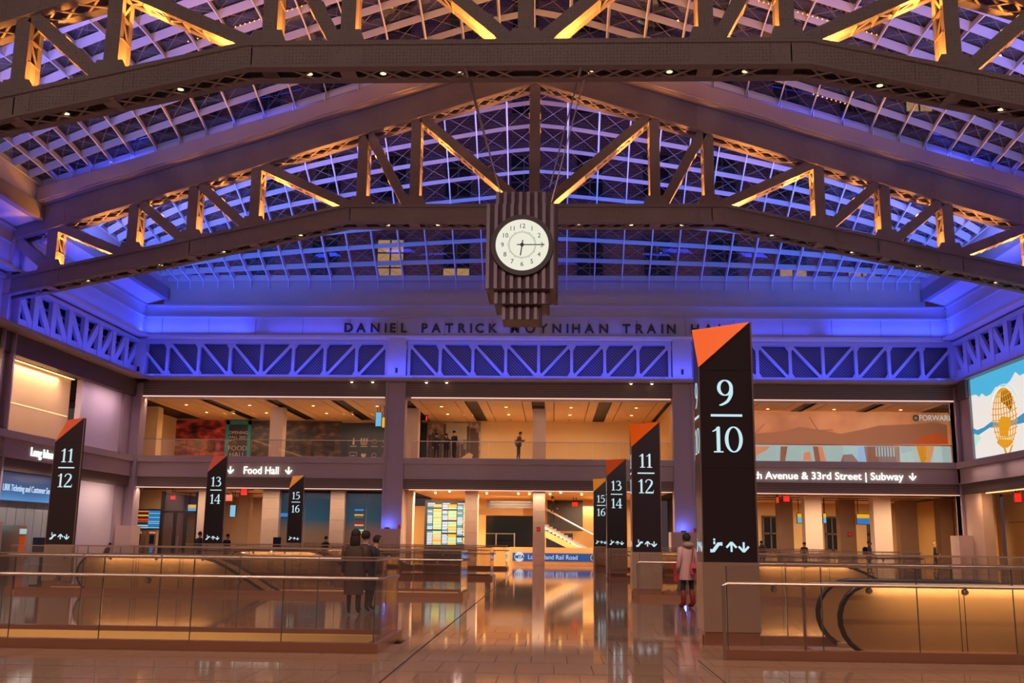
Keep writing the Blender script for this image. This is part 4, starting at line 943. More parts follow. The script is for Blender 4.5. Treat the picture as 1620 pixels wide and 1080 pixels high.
# ticket machines and two displays left of the glass doors
T = thing('display_pair', 'pair of arrival displays with coloured rows at the left end', 'screen', (Xa(233, 65), 65, 2))
for a, b, c0 in ((213, 234, 0), (236, 253, 1)):
    p, q = at(a, 807, Y=65), at(b, 836, Y=65); s_ = MB().box(p.x-.06, q.x+.06, 65, 65.12, q.z-.05, p.z+.08).build('display', 'black', T)
    cols = ('ice_warm', 'red', 'screen_yellow', 'teal', 'red_led', 'cloud_dk', 'teal', 'ice', 'ice_blue') if not c0 else ('screen_dkblue', 'screen_blue', 'screen_dkblue', 'screen_blue', 'screen_dkblue', 'screen_blue', 'screen_blue', 'screen_dkblue', 'screen_blue')
    for k, c in enumerate(cols):
        h = (p.z-q.z)/9; MB().box(p.x, q.x, 64.97, 65, q.z+(8-k)*h+.02, q.z+(9-k)*h-.01).build('row', c, s_)
for a, b, l in ((213, 226, 'under the coloured display'), (236, 248, 'under the blue display')):
    x0, x1 = Xa(a, 64.9), Xa(b, 64.9); T = thing('ticket_machine', 'upright ticket machine '+l, 'machine', ((x0+x1)/2, 65, 0))
    MB().box(x0, x1, 64.9, 65.5, 0, 1.85).build('cabinet', 'stainless', T); MB().box(x0+.1, x1-.1, 64.86, 64.9, 1.05, 1.6).build('screen', 'navy', T); MB().box(x0+.05, x1-.05, 64.86, 64.9, 1.68, 1.8).build('header', 'ice_warm', T)
    MB().box(x0+.15, x1-.15, 64.85, 64.9, .5, .8).build('tray', 'screen_dkblue', T)
DR = thing('door_1', None, None, (Xa(280, 64), 64, 0), kind='structure')
for a, b, z0, z1 in ((253, 258, 0, 4.3), (274, 278.5, 0, 3), (291, 295, 0, 3), (309, 312, 0, 4.3)): MB().box(Xa(a, 64), Xa(b, 64), 63.9, 64.1, z0, z1).build('mullion', 'dark', DR)
MB().box(Xa(255, 64), Xa(311, 64), 63.9, 64.1, 2.98, 3.1).build('transom', 'dark', DR)
for a, b in ((258, 274), (278.5, 291), (295, 309)): MB().box(Xa(a, 64), Xa(b, 64), 63.99, 64.01, .05, 3).build('pane', 'glass', DR)
MB().box(Xa(258, 64), Xa(309, 64), 63.99, 64.01, 3.1, 4.3).build('pane', 'glass', DR)
m = MB(); x = Xa(282, 63.8); m.tube([(x, 63.98, 1.5), (x, 63.82, 1.5), (x, 63.82, .6), (x, 63.98, .6)], .03, 6); m.build('door_handle', 'rail', DR)
BW2 = MB().box(XL-1, Xa(254, 65.3), 65.6, 65.8, 0, 4.5).build('side_panel', 'beige_wall', BW)
# departure board
x0, x1 = Xa(674, 67), Xa(748, 67); T = thing('departure_board', 'large departure board with coloured columns in the middle bay', 'screen', ((x0+x1)/2, 67, 0))
MB().box(x0-.1, x1, 67, 67.4, 0, 4.05).build('cabinet', 'board_black', T); random.seed(5)
z1_, z0_ = at(700, 795, Y=67).z, at(700, 862, Y=67).z; n = 27; cw = (at(698, 830, Y=67).x-at(675, 830, Y=67).x)
for c in range(3):
    cx0 = x0+.08+c*cw*1.03
    fc = MB(); hz = (z1_-z0_)/n
    for r in range(n):
        zz = z1_-(r+1)*hz
        if r == 0: fc.box(cx0, cx0+cw*.5, 66.96, 67, zz+.02, zz+hz-.02, 0); continue
        if random.random() < .1: fc.box(cx0, cx0+cw*.97, 66.96, 67, zz+.015, zz+hz-.01, 4); continue
        fc.box(cx0, cx0+cw*random.choice((.34, .36, .38)), 66.96, 67, zz+.01, zz+hz*.8, random.choice((0, 0, 1)))
        fc.box(cx0+cw*.40, cx0+cw*.97, 66.96, 67, zz+.008, zz+hz-.01, random.choice((2, 2, 2, 3, 3, 5)))
    mat('b_teal', rgb(70, 150, 170), .5, emit=rgb(70, 150, 176), es=.9)
    mat('b_green', rgb(170, 214, 150), .5, emit=rgb(168, 214, 150), es=.95); mat('b_orange', rgb(240, 176, 60), .5, emit=rgb(240, 170, 50), es=.95); mat('b_rose', rgb(220, 190, 170), .5, emit=rgb(220, 180, 150), es=.95)
    fc.build('display_column', ['b_white', 'b_teal', 'b_green', 'b_orange', 'navy', 'b_rose'], T)
# rear display area: dark glazing, railing, band and stair
def q72(n, m, a, b, y0, y1, Y, d=.1, par=BW): p, q = at(a, y0, Y=Y), at(b, y1, Y=Y); return MB().box(min(p.x, q.x), max(p.x, q.x), Y, Y+d, min(p.z, q.z), max(p.z, q.z)).build(n, m, par)
q72('dark_glazing', 'bldg_glass', 769, 843, 815, 866, 71); q72('dark_glazing', 'navy', 864, 906, 843, 868, 71); q72('stair_soffit_band', 'gold_wall', 757, 828, 803, 815, 70.6)
q72('upper_void', 'dark', 770, 846, 791, 804, 74); q72('upper_void', 'dark', 866, 922, 791, 840, 75)
q72('side_wall_panel', 'gold_wall', 922, 946, 801, 868, 73); q72('left_wall_panel', 'gold_wall', 652, 672, 800, 890, 69)
for a, b, y0, y1 in ((768, 814, 843, 844.5), (784, 785.5, 843, 862), (813, 814.5, 843, 865)): q72('rail_frame', 'rail', a, b, y0, y1, 70, .04)
for py in (793, 797, 802): q72('upper_rail', 'rail', 775, 842, py, py+1, 73, .05)
Y = 66.4; ST = thing('staircase', 'lit stone stair with glass side descending to the right in the middle bay', 'stairs', (at(900, 850, Y=Y).x, Y, 0))
pa, pb = at(862, 829, Y=Y), at(940, 873, Y=Y); ns = 13; dx, dz = (pb.x-pa.x)/ns, (pa.z-pb.z)/ns
for k in range(ns): MB().box(pa.x+k*dx, pa.x+(k+1)*dx+.02, Y, Y+2.2, pa.z-(k+1)*dz-.22, pa.z-k*dz-dz*.15).build('step', 'paint_white', ST)
m = MB(); m.prism([(pa.x-.4, Y-.06, pa.z-.2), (pa.x-.4, Y-.06, pa.z-.6), (pb.x, Y-.06, pb.z-.6), (pb.x+.3, Y-.06, pb.z-.3), (pb.x, Y-.06, pb.z-.22)], (0, .05, 0)); m.build('stringer', 'gold_wall', ST)
m = MB(); m.prism([(pa.x-.3, Y-.08, pa.z+.05), (pa.x-.3, Y-.08, pa.z+1.0), (pb.x+.5, Y-.08, pb.z+.7), (pb.x+.5, Y-.08, pb.z-.2)], (0, .02, 0)); m.build('side_glass', 'glass', ST)
m = MB(); m.tube([(pa.x-.3, Y-.08, pa.z+1.12), (pb.x+.4, Y-.08, pb.z+.85)], .05, 8); m.build('handrail', 'rail', ST)
m = MB(); m.tube([(pa.x-.3, Y+2.2, pa.z+1.25), (pb.x+.4, Y+2.2, pb.z+.85)], .05, 8); m.build('handrail', 'wood', ST)
# railroad band
Y = 65.0; p, q = at(811, 874, Y=Y), at(944, 889, Y=Y); T = thing('station_sign', 'long blue railroad sign band with a round white emblem in the middle bay', 'sign', ((p.x+q.x)/2, Y, 0))
MB().box(p.x-.2, q.x+.3, Y, Y+.3, 0, p.z+.35).build('parapet', 'gold_wall', T); MB().box(p.x, q.x, Y-.05, Y, q.z+.02, p.z).build('panel', 'sign_blue', T)
hh = p.z-q.z; m = MB(); cx, cz = p.x+.42, q.z+hh/2+.01; m.prism([(cx+.30*math.cos(k*.2618), Y-.07, cz+.30*math.sin(k*.2618)) for k in range(24)], (0, .02, 0)); m.build('emblem', 'b_white', T)
text('lettering', 'MTA', .30, 'letter_dark', T, (cx-.26, Y-.085, cz-.1), (1, 0, 0), sx=.9, bold=.01)
text('lettering', 'Long Island Rail Road', .40, 'b_white', T, (p.x+.95, Y-.07, cz-.13), (1, 0, 0), sx=.9)
m = MB(); m.tube([(q.x-.25+.12*math.cos(k*.5236), Y-.07, cz+.17*math.sin(k*.5236)) for k in range(12)], .02, 5, closed=True); m.build('emblem', 'screen_yellow', T)
# concourse and mezzanine lamps
for x, p_ in ((-21.5, 260), (-15, 420), (-7.5, 560), (-3, 560), (3, 520), (12, 210), (17, 210), (22, 210)):
    area('concourse_lamp', (x, (64.0 if x > 9 else 65.2) if abs(x) > 9 else 64.6, 4.42), 3, .8, p_*1.0, (1, .72, .44), (0, .15, -1), 160); area('concourse_lamp', (x, 73, 4.42), 3, .8, p_*1.0, (1, .70, .42), (0, .15, -1), 160)
for x in (-22, -14, -5, 2, 13, 20):
    area('mezzanine_lamp', (x, 69, 9.93), 4, 3, 330, (1, .72, .44), (0, .1, -1), 165)
for x0, x1 in BAYS:                                   # light of the LED strips over the openings
    area('led_strip_light', ((x0+x1)/2, 62.3, 4.40), x1-x0-1, .1, 150 if x0 > 5 else 260, (1, .72, .5), (0, .1, -1), 170)
    area('led_strip_light', ((x0+x1)/2, 62.4, 9.96), x1-x0-1, .1, 160, (1, .72, .5), (0, .4, -1), 170)
# ================================================================== RIGHT WALL SCREEN
GS = thing('video_wall', 'large lit screen on the right wall showing a golden wire globe over white clouds', 'screen', (XR, 52, 6.4))
mat('sky_led', rgb(80, 176, 212), .4, emit=rgb(76, 176, 214), es=1); mat('white_led', rgb(232, 226, 218), .4, emit=rgb(230, 224, 216), es=1.0)
mat('gold_led', rgb(214, 150, 30), .4, emit=rgb(214, 148, 24), es=1); mat('brown_led', rgb(110, 66, 24), .4, emit=rgb(112, 70, 26), es=1); mat('sea_led', rgb(40, 140, 180), .4, emit=rgb(40, 140, 184), es=1); mat('mint_led', rgb(190, 222, 210), .4, emit=rgb(186, 220, 208), es=1)
MB().box(XR-.02, XR+.3, 38, 60.15, 6.42, 11.1).build('panel', 'sky_led', GS); MB().box(XR-.14, XR+.2, 60.15, 60.4, 6.35, 11.11).build('frame', 'fascia', GS)
def gpoly(n, pts, m, lay=1):
    q = [at(px, py, X=XR-.02-.004*lay) for px, py in pts]; mb = MB(); mb.prism([(XR-.02-.004*lay, max(38.1, min(60.1, v.y)), max(6.43, min(11.08, v.z))) for v in q], (.003, 0, 0)); return mb.build(n, m, GS)
gpoly('cloud', [(1535, 727), (1535, 626), (1544, 624), (1549, 628), (1553, 622), (1560, 627), (1568, 623), (1575, 612), (1590, 610), (1598, 602), (1606, 588), (1613, 594), (1621, 590), (1640, 580), (1660, 590), (1660, 730)], 'white_led')
gpoly('sea', [(1538, 678), (1546, 680), (1556, 676), (1568, 667), (1580, 668), (1604, 664), (1621, 652), (1640, 648), (1640, 664), (1604, 672), (1590, 676), (1566, 676), (1548, 688), (1540, 686)], 'sea_led', 2)
gpoly('ice', [(1540, 686), (1548, 688), (1553, 692), (1541, 708)], 'mint_led', 3)
# the globe: meridians and parallels as fine flat lines
gy = at(1589, 660, X=XR-.05); c0 = Vector((XR-.05, gy.y, at(1589, 660, X=XR-.05).z)); ry = abs(at(1569, 660, X=XR-.05).y-at(1610, 660, X=XR-.05).y)/2; rz = (at(1589, 612, X=XR-.05).z-at(1589, 707, X=XR-.05).z)/2
m = MB()
for k in range(-4, 5):
    f = k/4.5; m.tube([(c0.x, c0.y+ry*f*math.cos(t*.262), c0.z+rz*math.sin(t*.262)) for t in range(-6, 7)], .03, 4)
for k in range(-4, 5):
    z = k/5; r = math.sqrt(1-z*z); m.tube([(c0.x, c0.y+ry*r*s_, c0.z+rz*z-.12*(1-s_*s_)) for s_ in (-1, -.6, -.2, .2, .6, 1)], .03, 4)
m.build('globe_wire', 'gold_led', GS)
gpoly('landmass', [(1582, 690), (1579, 668), (1584, 658), (1600, 660), (1598, 672), (1594, 690)], 'gold_led', 4); gpoly('landmass', [(1584, 636), (1583, 620), (1592, 614), (1600, 622), (1602, 640), (1598, 650), (1590, 640)], 'brown_led', 4)
gpoly('landmass', [(1577, 700), (1580, 694), (1600, 696), (1603, 700), (1594, 708), (1586, 708)], 'gold_led', 5)
gpoly('base_leg', [(1587, 706), (1590, 706), (1593, 716), (1590, 717)], 'gold_led', 4); gpoly('base_leg', [(1600, 704), (1603, 703), (1599, 715), (1596, 716)], 'gold_led', 4)
m = MB(); a0, a1 = at(1566, 622, X=XR-.05), at(1620, 604, X=XR-.05)
m.tube([(XR-.05, c0.y+1.25*ry*math.cos(t*.2), c0.z+1.12*rz*math.sin(t*.2)) for t in range(3, 14)], .035, 4); m.build('orbit_ring', 'mint_led', GS)
# ================================================================== CLOCK
cy, cx = 29.4, at(826, 390, Y=29.4).x
CK = thing('hanging_clock', 'fluted dark bronze four-sided clock hanging under the nearer truss', 'clock', (cx, cy+1.08, 10))
zc = lambda py, Y=29.4: at(826, py, Y=Y).z
def flute(h, z0, z1, n, name, d=.13):
    c = (cx, cy+1.08); P = []; st = 2*h/n
    for s in range(4):
        ca, sa = [(1, 0), (0, 1), (-1, 0), (0, -1)][s]
        for k in range(n):
            for u, v in ((k*st-h, -h), (k*st-h+st*.42, -h), (k*st-h+st*.50, -h+d)):
                P.append((c[0]+ca*u-sa*v, c[1]+sa*u+ca*v))
    m = MB(); m.prism([(x, y, z0) for x, y in P], (0, 0, z1-z0)); m.build(name, 'clock_body', CK)
flute(1.08, zc(456), zc(322), 9, 'body'); flute(.82, zc(322), zc(303, 29.66), 7, 'crown')
flute(.83, zc(480, 29.65), zc(452), 7, 'lower_tier'); flute(.60, zc(505, 29.88), zc(478), 5, 'lower_tier')
fx = lambda px: at(px, 388, Y=cy-.1).x
C0 = Vector((fx(826), cy-.12, at(826, 387.5, Y=cy-.1).z)); R0 = (fx(868)-fx(784))/2
def disc(name, c, r, y0, y1, m, n=48, ri=None, par=CK):
    mb = MB()
    if ri: 
        for k in range(n):
            a, b = 6.28318*k/n, 6.28318*(k+1)/n; q = [(c.x+R*math.cos(t), c.z+R*math.sin(t)) for R, t in ((ri, a), (r, a), (r, b), (ri, b))]
            mb.hexa([(x, y0, z) for x, z in q]+[(x, y1, z) for x, z in q])
    else: mb.prism([(c.x+r*math.cos(6.28318*k/n), y0, c.z+r*math.sin(6.28318*k/n)) for k in range(n)], (0, y1-y0, 0))
    return mb.build(name, m, par)
disc('bezel', C0, R0*1.18, C0.y-.02, C0.y+.34, 'clock_bezel', ri=R0); FC = disc('dial', C0, R0, C0.y, C0.y+.04, 'dial')
for k in range(12):
    a = math.radians(90-30*(k if k else 12)); n_ = str(k if k else 12); r = R0*.74
    text('hour_numeral', n_, R0*.25, 'ink', FC, (C0.x+r*math.cos(a), C0.y-.012, C0.z+r*math.sin(a)-R0*.085), (1, 0, 0), depth=.006, align='CENTER')
m = MB()
for k in range(60):
    a = math.radians(6*k); u = Vector((math.cos(a), 0, math.sin(a))); m.bar(C0+u*R0*.47-Vector((0, .01, 0)), C0+u*R0*(.53 if k % 5 else .56)-Vector((0, .01, 0)), .012, .006, (0, 1, 0))
m.build('minute_ticks', 'ink', FC)
def hand(name, ang, l, tail, w_):
    a = math.radians(ang); u = Vector((math.cos(a), 0, math.sin(a))); m = MB(); o = Vector((0, .03, 0)); m.bar(C0-u*tail-o, C0+u*l-o, w_, .01, (0, 1, 0)); m.build(name, 'ink', CK)
hand('minute_hand', 0, R0*.84, R0*.2, .028); hand('hour_hand', -98, R0*.42, R0*.18, .034); disc('hub', C0, .055, C0.y-.05, C0.y, 'ink', 14)
for a, b in (((-2.85, 30.0, 16.3), (fx(787), cy+.3, 12.15)), ((-2.75, 30.9, 16.3), (fx(787)+.05, cy+1.7, 12.15)), ((.86, 30.0, 16.3), (fx(869), cy+.3, 12.15)), ((.98, 30.9, 16.3), (fx(869)+.05, cy+1.7, 12.15))):
    m = MB(); m.tube([a, b], .022, 6); m.build('cable', 'rail', CK)
    m = MB(); m.tube([Vector(a), Vector(a)+(Vector(b)-Vector(a))*.1], .05, 6); m.build('turnbuckle', 'stainless', CK)
# ================================================================== TOTEMS
HT, TW = 5.07, .84
def icons(face, par, s=1):
    g_ = lambda u, v: face(u, v)
    m = MB(); F_ = lambda p: g_(p[0], p[1])
    ribbon(m, [(-.31, 1.425), (-.26, 1.425), (-.18, 1.53), (-.12, 1.53)], [.055]*4, fr=F_, sm=False)
    ribbon(m, [(-.245, 1.525), (-.245, 1.57)], [.03, .03], fr=F_, sm=False); ribbon(m, [(-.26, 1.597), (-.23, 1.597)], [.03, .03], fr=F_, sm=False)
    for cx_, s_ in ((.02, 1), (.21, -1)):
        b, t = (1.41, 1.56) if s_ > 0 else (1.56, 1.41)
        ribbon(m, [(cx_, b), (cx_, t)], [.032, .032], fr=F_, sm=False); y = t
        for e in (-1, 1): ribbon(m, [(cx_+e*.078, y-s_*.085), (cx_, y-s_*.002)], [.034, .034], fr=F_, sm=False)
    return m.build('direction_icons', 'glyph', par)
def totem(x0, y0, top, bot, capm, lab, zped=1.25):
    T = thing('track_totem', lab, 'totem', (x0+TW/2, y0+.38, 0), 'black track number totems'); x1, y1 = x0+TW, y0+.68; zc_ = 4.32
    yb = y0+.14; plan = lambda g, z: [(x0-g, y0-g, z), (x1+g, y0-g, z), (x1+g, yb+g, z), (x0+.1+g, y1+g, z), (x0-g, y1+g, z)]
    m = MB(); m.prism(plan(.018, .2), (0, 0, zped-.2)); m.build('pedestal', 'stainless', T); m = MB(); m.prism(plan(0, 0), (0, 0, .2)); m.build('kick_plate', 'bronze', T)
    m = MB(); A, B, C = (x0, y1, HT), (x1, y0, HT), (x0, y0, zc_)
    V = plan(0, zped); B2 = (x1, yb, HT); A2 = (x0+.1, y1, HT)
    m.poly([V[0], V[1], B, C]); m.poly([V[1], V[2], B2, B]); m.poly([V[2], V[3], A2, B2]); m.poly([V[3], V[4], A, A2]); m.poly([V[4], V[0], C, A]); m.poly([A, B, B2, A2]); m.poly([C, B, A]); m.poly(V)
    m.build('sign_body', 'totem', T)
    e = Vector((-.006, -.006, .006)); m = MB(); q = [Vector(C)+e, Vector(B)+e, Vector(A)+e]; m.prism(q, (-.004, -.004, .004)); m.build('cap_facet', capm, T)
    m = MB(); m.box(x1-.004, x1+.02, y0-.012, y0+.02, zped, HT); m.box(x0-.012, x0+.004, y0-.012, y0+.004, zped, zc_); m.build('edge_trim', 'totem_edge', T)
    m = MB(); m.box(x0+.01, x1-.01, y0-.003, y0+.002, zc_-.03, zc_-.018); m.box(x0+.01, x1-.01, y0-.003, y0+.002, 2.72, 2.73); m.build('panel_seam', 'black', T)
    xm = (x0+x1)/2; f1 = lambda u, v: (xm+u, y0-.006, v); f2 = lambda u, v: (x0-.006, (y0+y1)/2-u, v)
    for f in (f1, f2):
        number(top, 0, 3.71, .42, f, T); number(bot, 0, 2.955, .42, f, T); b_ = MB(); b_.poly([f(-.25, 3.53), f(.25, 3.53), f(.25, 3.568), f(-.25, 3.568)]); b_.build('divider_bar', 'glyph', T); icons(f, T)
    return T
for y, a, b, c, d in ((16.35, '9', '10', 'orange', 'nearest and largest track totem reading 9 and 10, orange corner'), (30.6, '11', '12', 'orange', 'right row totem reading 11 and 12, with an orange corner'), (44.65, '13', '14', 'orange', 'right row totem reading 13 and 14 between its neighbours'), (58.9, '15', '16', 'amber', 'right row totem reading 15 and 16, farthest, yellow corner')):
    totem(2.36, y, a, b, c, d)
for y, a, b, c, d in ((30.6, '11', '12', 'orange', 'left row totem reading 11 and 12 before the railroad lettering'), (44.65, '13', '14', 'orange', 'left row totem reading 13 and 14 beside the Food Hall sign'), (58.9, '15', '16', 'amber', 'left row totem reading 15 and 16 with a yellow corner')):
    totem(-15.2, y, a, b, c, d)
# ================================================================== ESCALATOR WELLS: glass balustrades and escalators
mat('glass_edge', rgb(70, 84, 80), .25)
POS = ['front', 'second', 'third', 'fourth']
def bal(side, y, rank):
    a, b = ext(side); y1 = y+EW; T = thing('glass_balustrade', '%s glass balustrade on a stone kerb round the %s escalator well' % (rank, 'left' if side == 'L' else 'right'), 'balustrade', ((a+b)/2, y+EW/2, 0))
    open_x = None
    for q, n_ in (((a, b, y, y+.16), 'kerb'), ((a, b, y1-.16, y1), 'kerb')): MB().box(q[0], q[1], q[2], q[3], 0, .13).build(n_, 'bronze', T)
    endx = (b-.16, b) if side == 'L' else (b-.16, b); MB().box(endx[0], endx[1], y+.16, y1-.16, 0, .13).build('kerb', 'bronze', T)
    w_ = 1.285; 
    for yy in (y+.08, y1-.08):
        n = int((b-a)/w_)+1; 
        for k in range(n):
            if side == 'L': x1_ = b-.08-k*w_; x0_ = max(x1_-w_+.012, a)
            else: x0_ = a+.06+k*w_; x1_ = min(x0_+w_-.012, b)
            if x1_-x0_ > .1: MB().box(x0_, x1_, yy-.009, yy+.009, .13, 1.24).build('pane', 'glass', T)
            if x1_-x0_ > .1: MB().box(x1_-.003 if side == 'L' else x0_-.009, x1_+.009 if side == 'L' else x0_+.003, yy-.010, yy+.010, .13, 1.24).build('pane_edge', 'glass_edge', T)
            if yy < y+.2 and x1_-x0_ > .8:
                xm = (x0_+x1_)/2; m = MB(); m.tube([(xm, yy, .93), (xm, yy-.09, .93)], .03, 8); m.tube([(xm, yy-.075, .93), (xm, yy-.075, .99)], .012, 6); m.tube([(xm, yy-.0, .93), (xm, yy-.02, .93)], .045, 10); m.build('rail_bracket', 'rail', T)
    # end pane and cap
    xe = b-.08
    MB().box(xe-.009, xe+.009, y+.1, y1-.1, .13, 1.24).build('pane', 'glass', T)
    m = MB()
    for yy in (y+.08, y1-.08): m.box(a, b-.06, yy-.014, yy+.014, 1.235, 1.26)
    m.box(xe-.014, xe+.014, y+.08, y1-.08, 1.235, 1.26); m.build('cap_strip', 'stainless', T)
    m = MB()
    if side == 'L': m.tube([(a, y-.0, 1.0), (b-.02, y-.0, 1.0), (b+.05, y+.06, 1.0), (b+.06, y+1.3, 1.0)], .024, 8)
    else: m.tube([(b, y, 1.0), (a+.05, y, 1.0), (a, y, .98), (a, y, .0)], .024, 8)
    m.build('handrail', 'rail', T)
    if side == 'R':
        m = MB(); m.tube([(a+1.15, y+.3, 0), (a+1.15, y+.3, 1.0), (a+1.35, y+.3, 1.02), (b, y+.3, 1.02)], .02, 8); m.build('inner_handrail', 'rail', T)
    # pit lining
    m = MB(); z0 = -7.2; h = [q for q in holes() if abs(q[2]-y-.3) < .01 and ((q[0] < 0) == (side == 'L'))][0]
    m.box(h[0], h[1], h[2]-.06, h[2]-.004, z0, -.31); m.box(h[0], h[1], h[3]+.004, h[3]+.06, z0, -.31); m.box(h[0]-.06, h[0]-.004, h[2], h[3], z0, -.31); m.box(h[1]+.004, h[1]+.06, h[2], h[3], z0, -.31); m.build('well_lining', 'gold_wall', T)
    MB().box(h[0], h[1], h[3]-.06, h[3]-.004, -.32, .07).build('well_edge', 'gold_wall', T)
    return T
def escal(side, y, rank, xs, flat):
    T = thing('escalator', '%s bronze-sided escalator in the %s row of wells, handrails curling back' % (rank, 'left' if side == 'L' else 'right'), 'escalator', (xs, y, 0))
    g = math.tan(math.radians(30)); L2 = 9.0; r = .48; zt_ = 1.0
    for yy in (y+.55, y+1.75):
        P = []; 
        for k in range(11):
            a = math.radians(-75-k*19.5+0); P.append((xs+r*1.0-r*math.cos(math.radians(-78+k*16.8)), .52+r*math.sin(math.radians(-78+k*16.8))))
        top = [(xs+r, zt_), (xs+r+flat, zt_)]
        xk = xs+r+flat
        for k in range(1, 6): top.append((xk+k*.25, zt_-g*.25*k*k/10*1.0-.0))
        xk2, zk2 = top[-1]; top.append((xk2+L2, zk2-g*L2))
        loop = P+top[1:]
        m = MB(); m.tube([(x, yy, z) for x, z in loop], .042, 8); m.build('handrail', 'rubber', T, True)
        # side panels following the handrail
        pts = [(x, z-.03) for x, z in loop]; bot = [(pts[-1][0], pts[-1][1]-1.2), (xk+.9, -.35), (xs+.7, -.2), (xs+.5, .02)]
        segs = [xs+.02, xs+1.65, xs+2.9, xs+4.3, xs+6, xs+9, xs+20]
        m = MB(); m.prism([(x, yy-.03, z) for x, z in pts+bot], (0, .06, 0)); m.build('balustrade_panel', 'bronze_glow', T)
        m = MB()
        for sx_ in segs[1:5]:
            for dd in (0, .07): m.box(sx_+dd, sx_+dd+.008, yy-.036, yy-.029, .05 if sx_ < xk else -.3, zt_-.06 if sx_ < xk else .5)
        m.build('panel_seam', 'dark', T)
        MB().box(xs+.25, xk, yy-.16, yy-.03, .02, .1).build('skirt', 'stainless', T)
    m = MB(); m.box(xs-.2, xk, y+.62, y+1.68, -.02, .03)
    m.build('landing_plate', 'stainless', T)
    for k in range(16):
        x = xk+k*.4; MB().box(x, x+.4, y+.62, y+1.68, -.25-k*.4*g, .02-k*.4*g).build('step', 'stainless', T)
    area('balustrade_lamp', (xs+r+flat*.5+.4, y+.12, .92), flat+.6, .03, 9, (1, .68, .32), (0, 1, -.35), 150)
    return T
mat('bronze_glow', rgb(186, 142, 98), .32, .35, noise=.06, scale=2)
for i, (s, y) in enumerate(ENC):
    r = POS[i % 4]; bal(s, y, r)
    if s == 'R': escal(s, y, r, at(1328, 960, Y=y+.55).x if i == 4 else 2.34+2.9, 1.9)
    elif i in (0, 1, 2, 3): escal(s, y, r, {0: -16.2, 1: -13.2, 2: -13.2, 3: -13.2}[i], 2.6)
# small stands on the left: wayfinding slabs
T = thing('notice_stand', 'dark notice stand beside the left 11 and 12 totem', 'stand', (-15.75, 31.4, 0)); MB().box(-16.0, -15.35, 31.4, 31.5, .95, 1.45).build('panel', 'navy', T); MB().box(-15.75, -15.65, 31.42, 31.5, 0, .95).build('post', 'dark', T); MB().box(-15.95, -15.45, 31.3, 31.6, 0, .04).build('foot', 'dark', T)
p = at(438, 858, Y=52); T = thing('notice_stand', 'small dark notice stand left of the 15 and 16 totem', 'stand', (p.x, 52, 0)); MB().box(p.x-.2, p.x+.2, 52, 52.06, 1.0, 1.55).build('panel', 'navy', T); MB().box(p.x-.04, p.x+.04, 52, 52.06, 0, 1.0).build('post', 'dark', T); MB().box(p.x-.2, p.x+.2, 51.9, 52.2, 0, .03).build('foot', 'dark', T)
for px, l, c in ((103, 'with an orange front', 'orange'), (3, 'at the left picture edge', 'navy')):
    p = Vector((0, 49.0 if c == 'orange' else 44.6, 0)); T = thing('vending_machine', 'ticket vending machine '+l, 'machine', (XL+.6, p.y, 0))
    MB().box(XL-.1, XL+.7, p.y-.38, p.y+.38, 0, 1.95).build('cabinet', 'stainless', T); MB().box(XL+.7, XL+.72, p.y-.26, p.y+.26, .7, 1.45).build('screen', c, T); MB().box(XL+.7, XL+.73, p.y-.3, p.y+.3, 1.55, 1.8).build('header', 'ice', T)
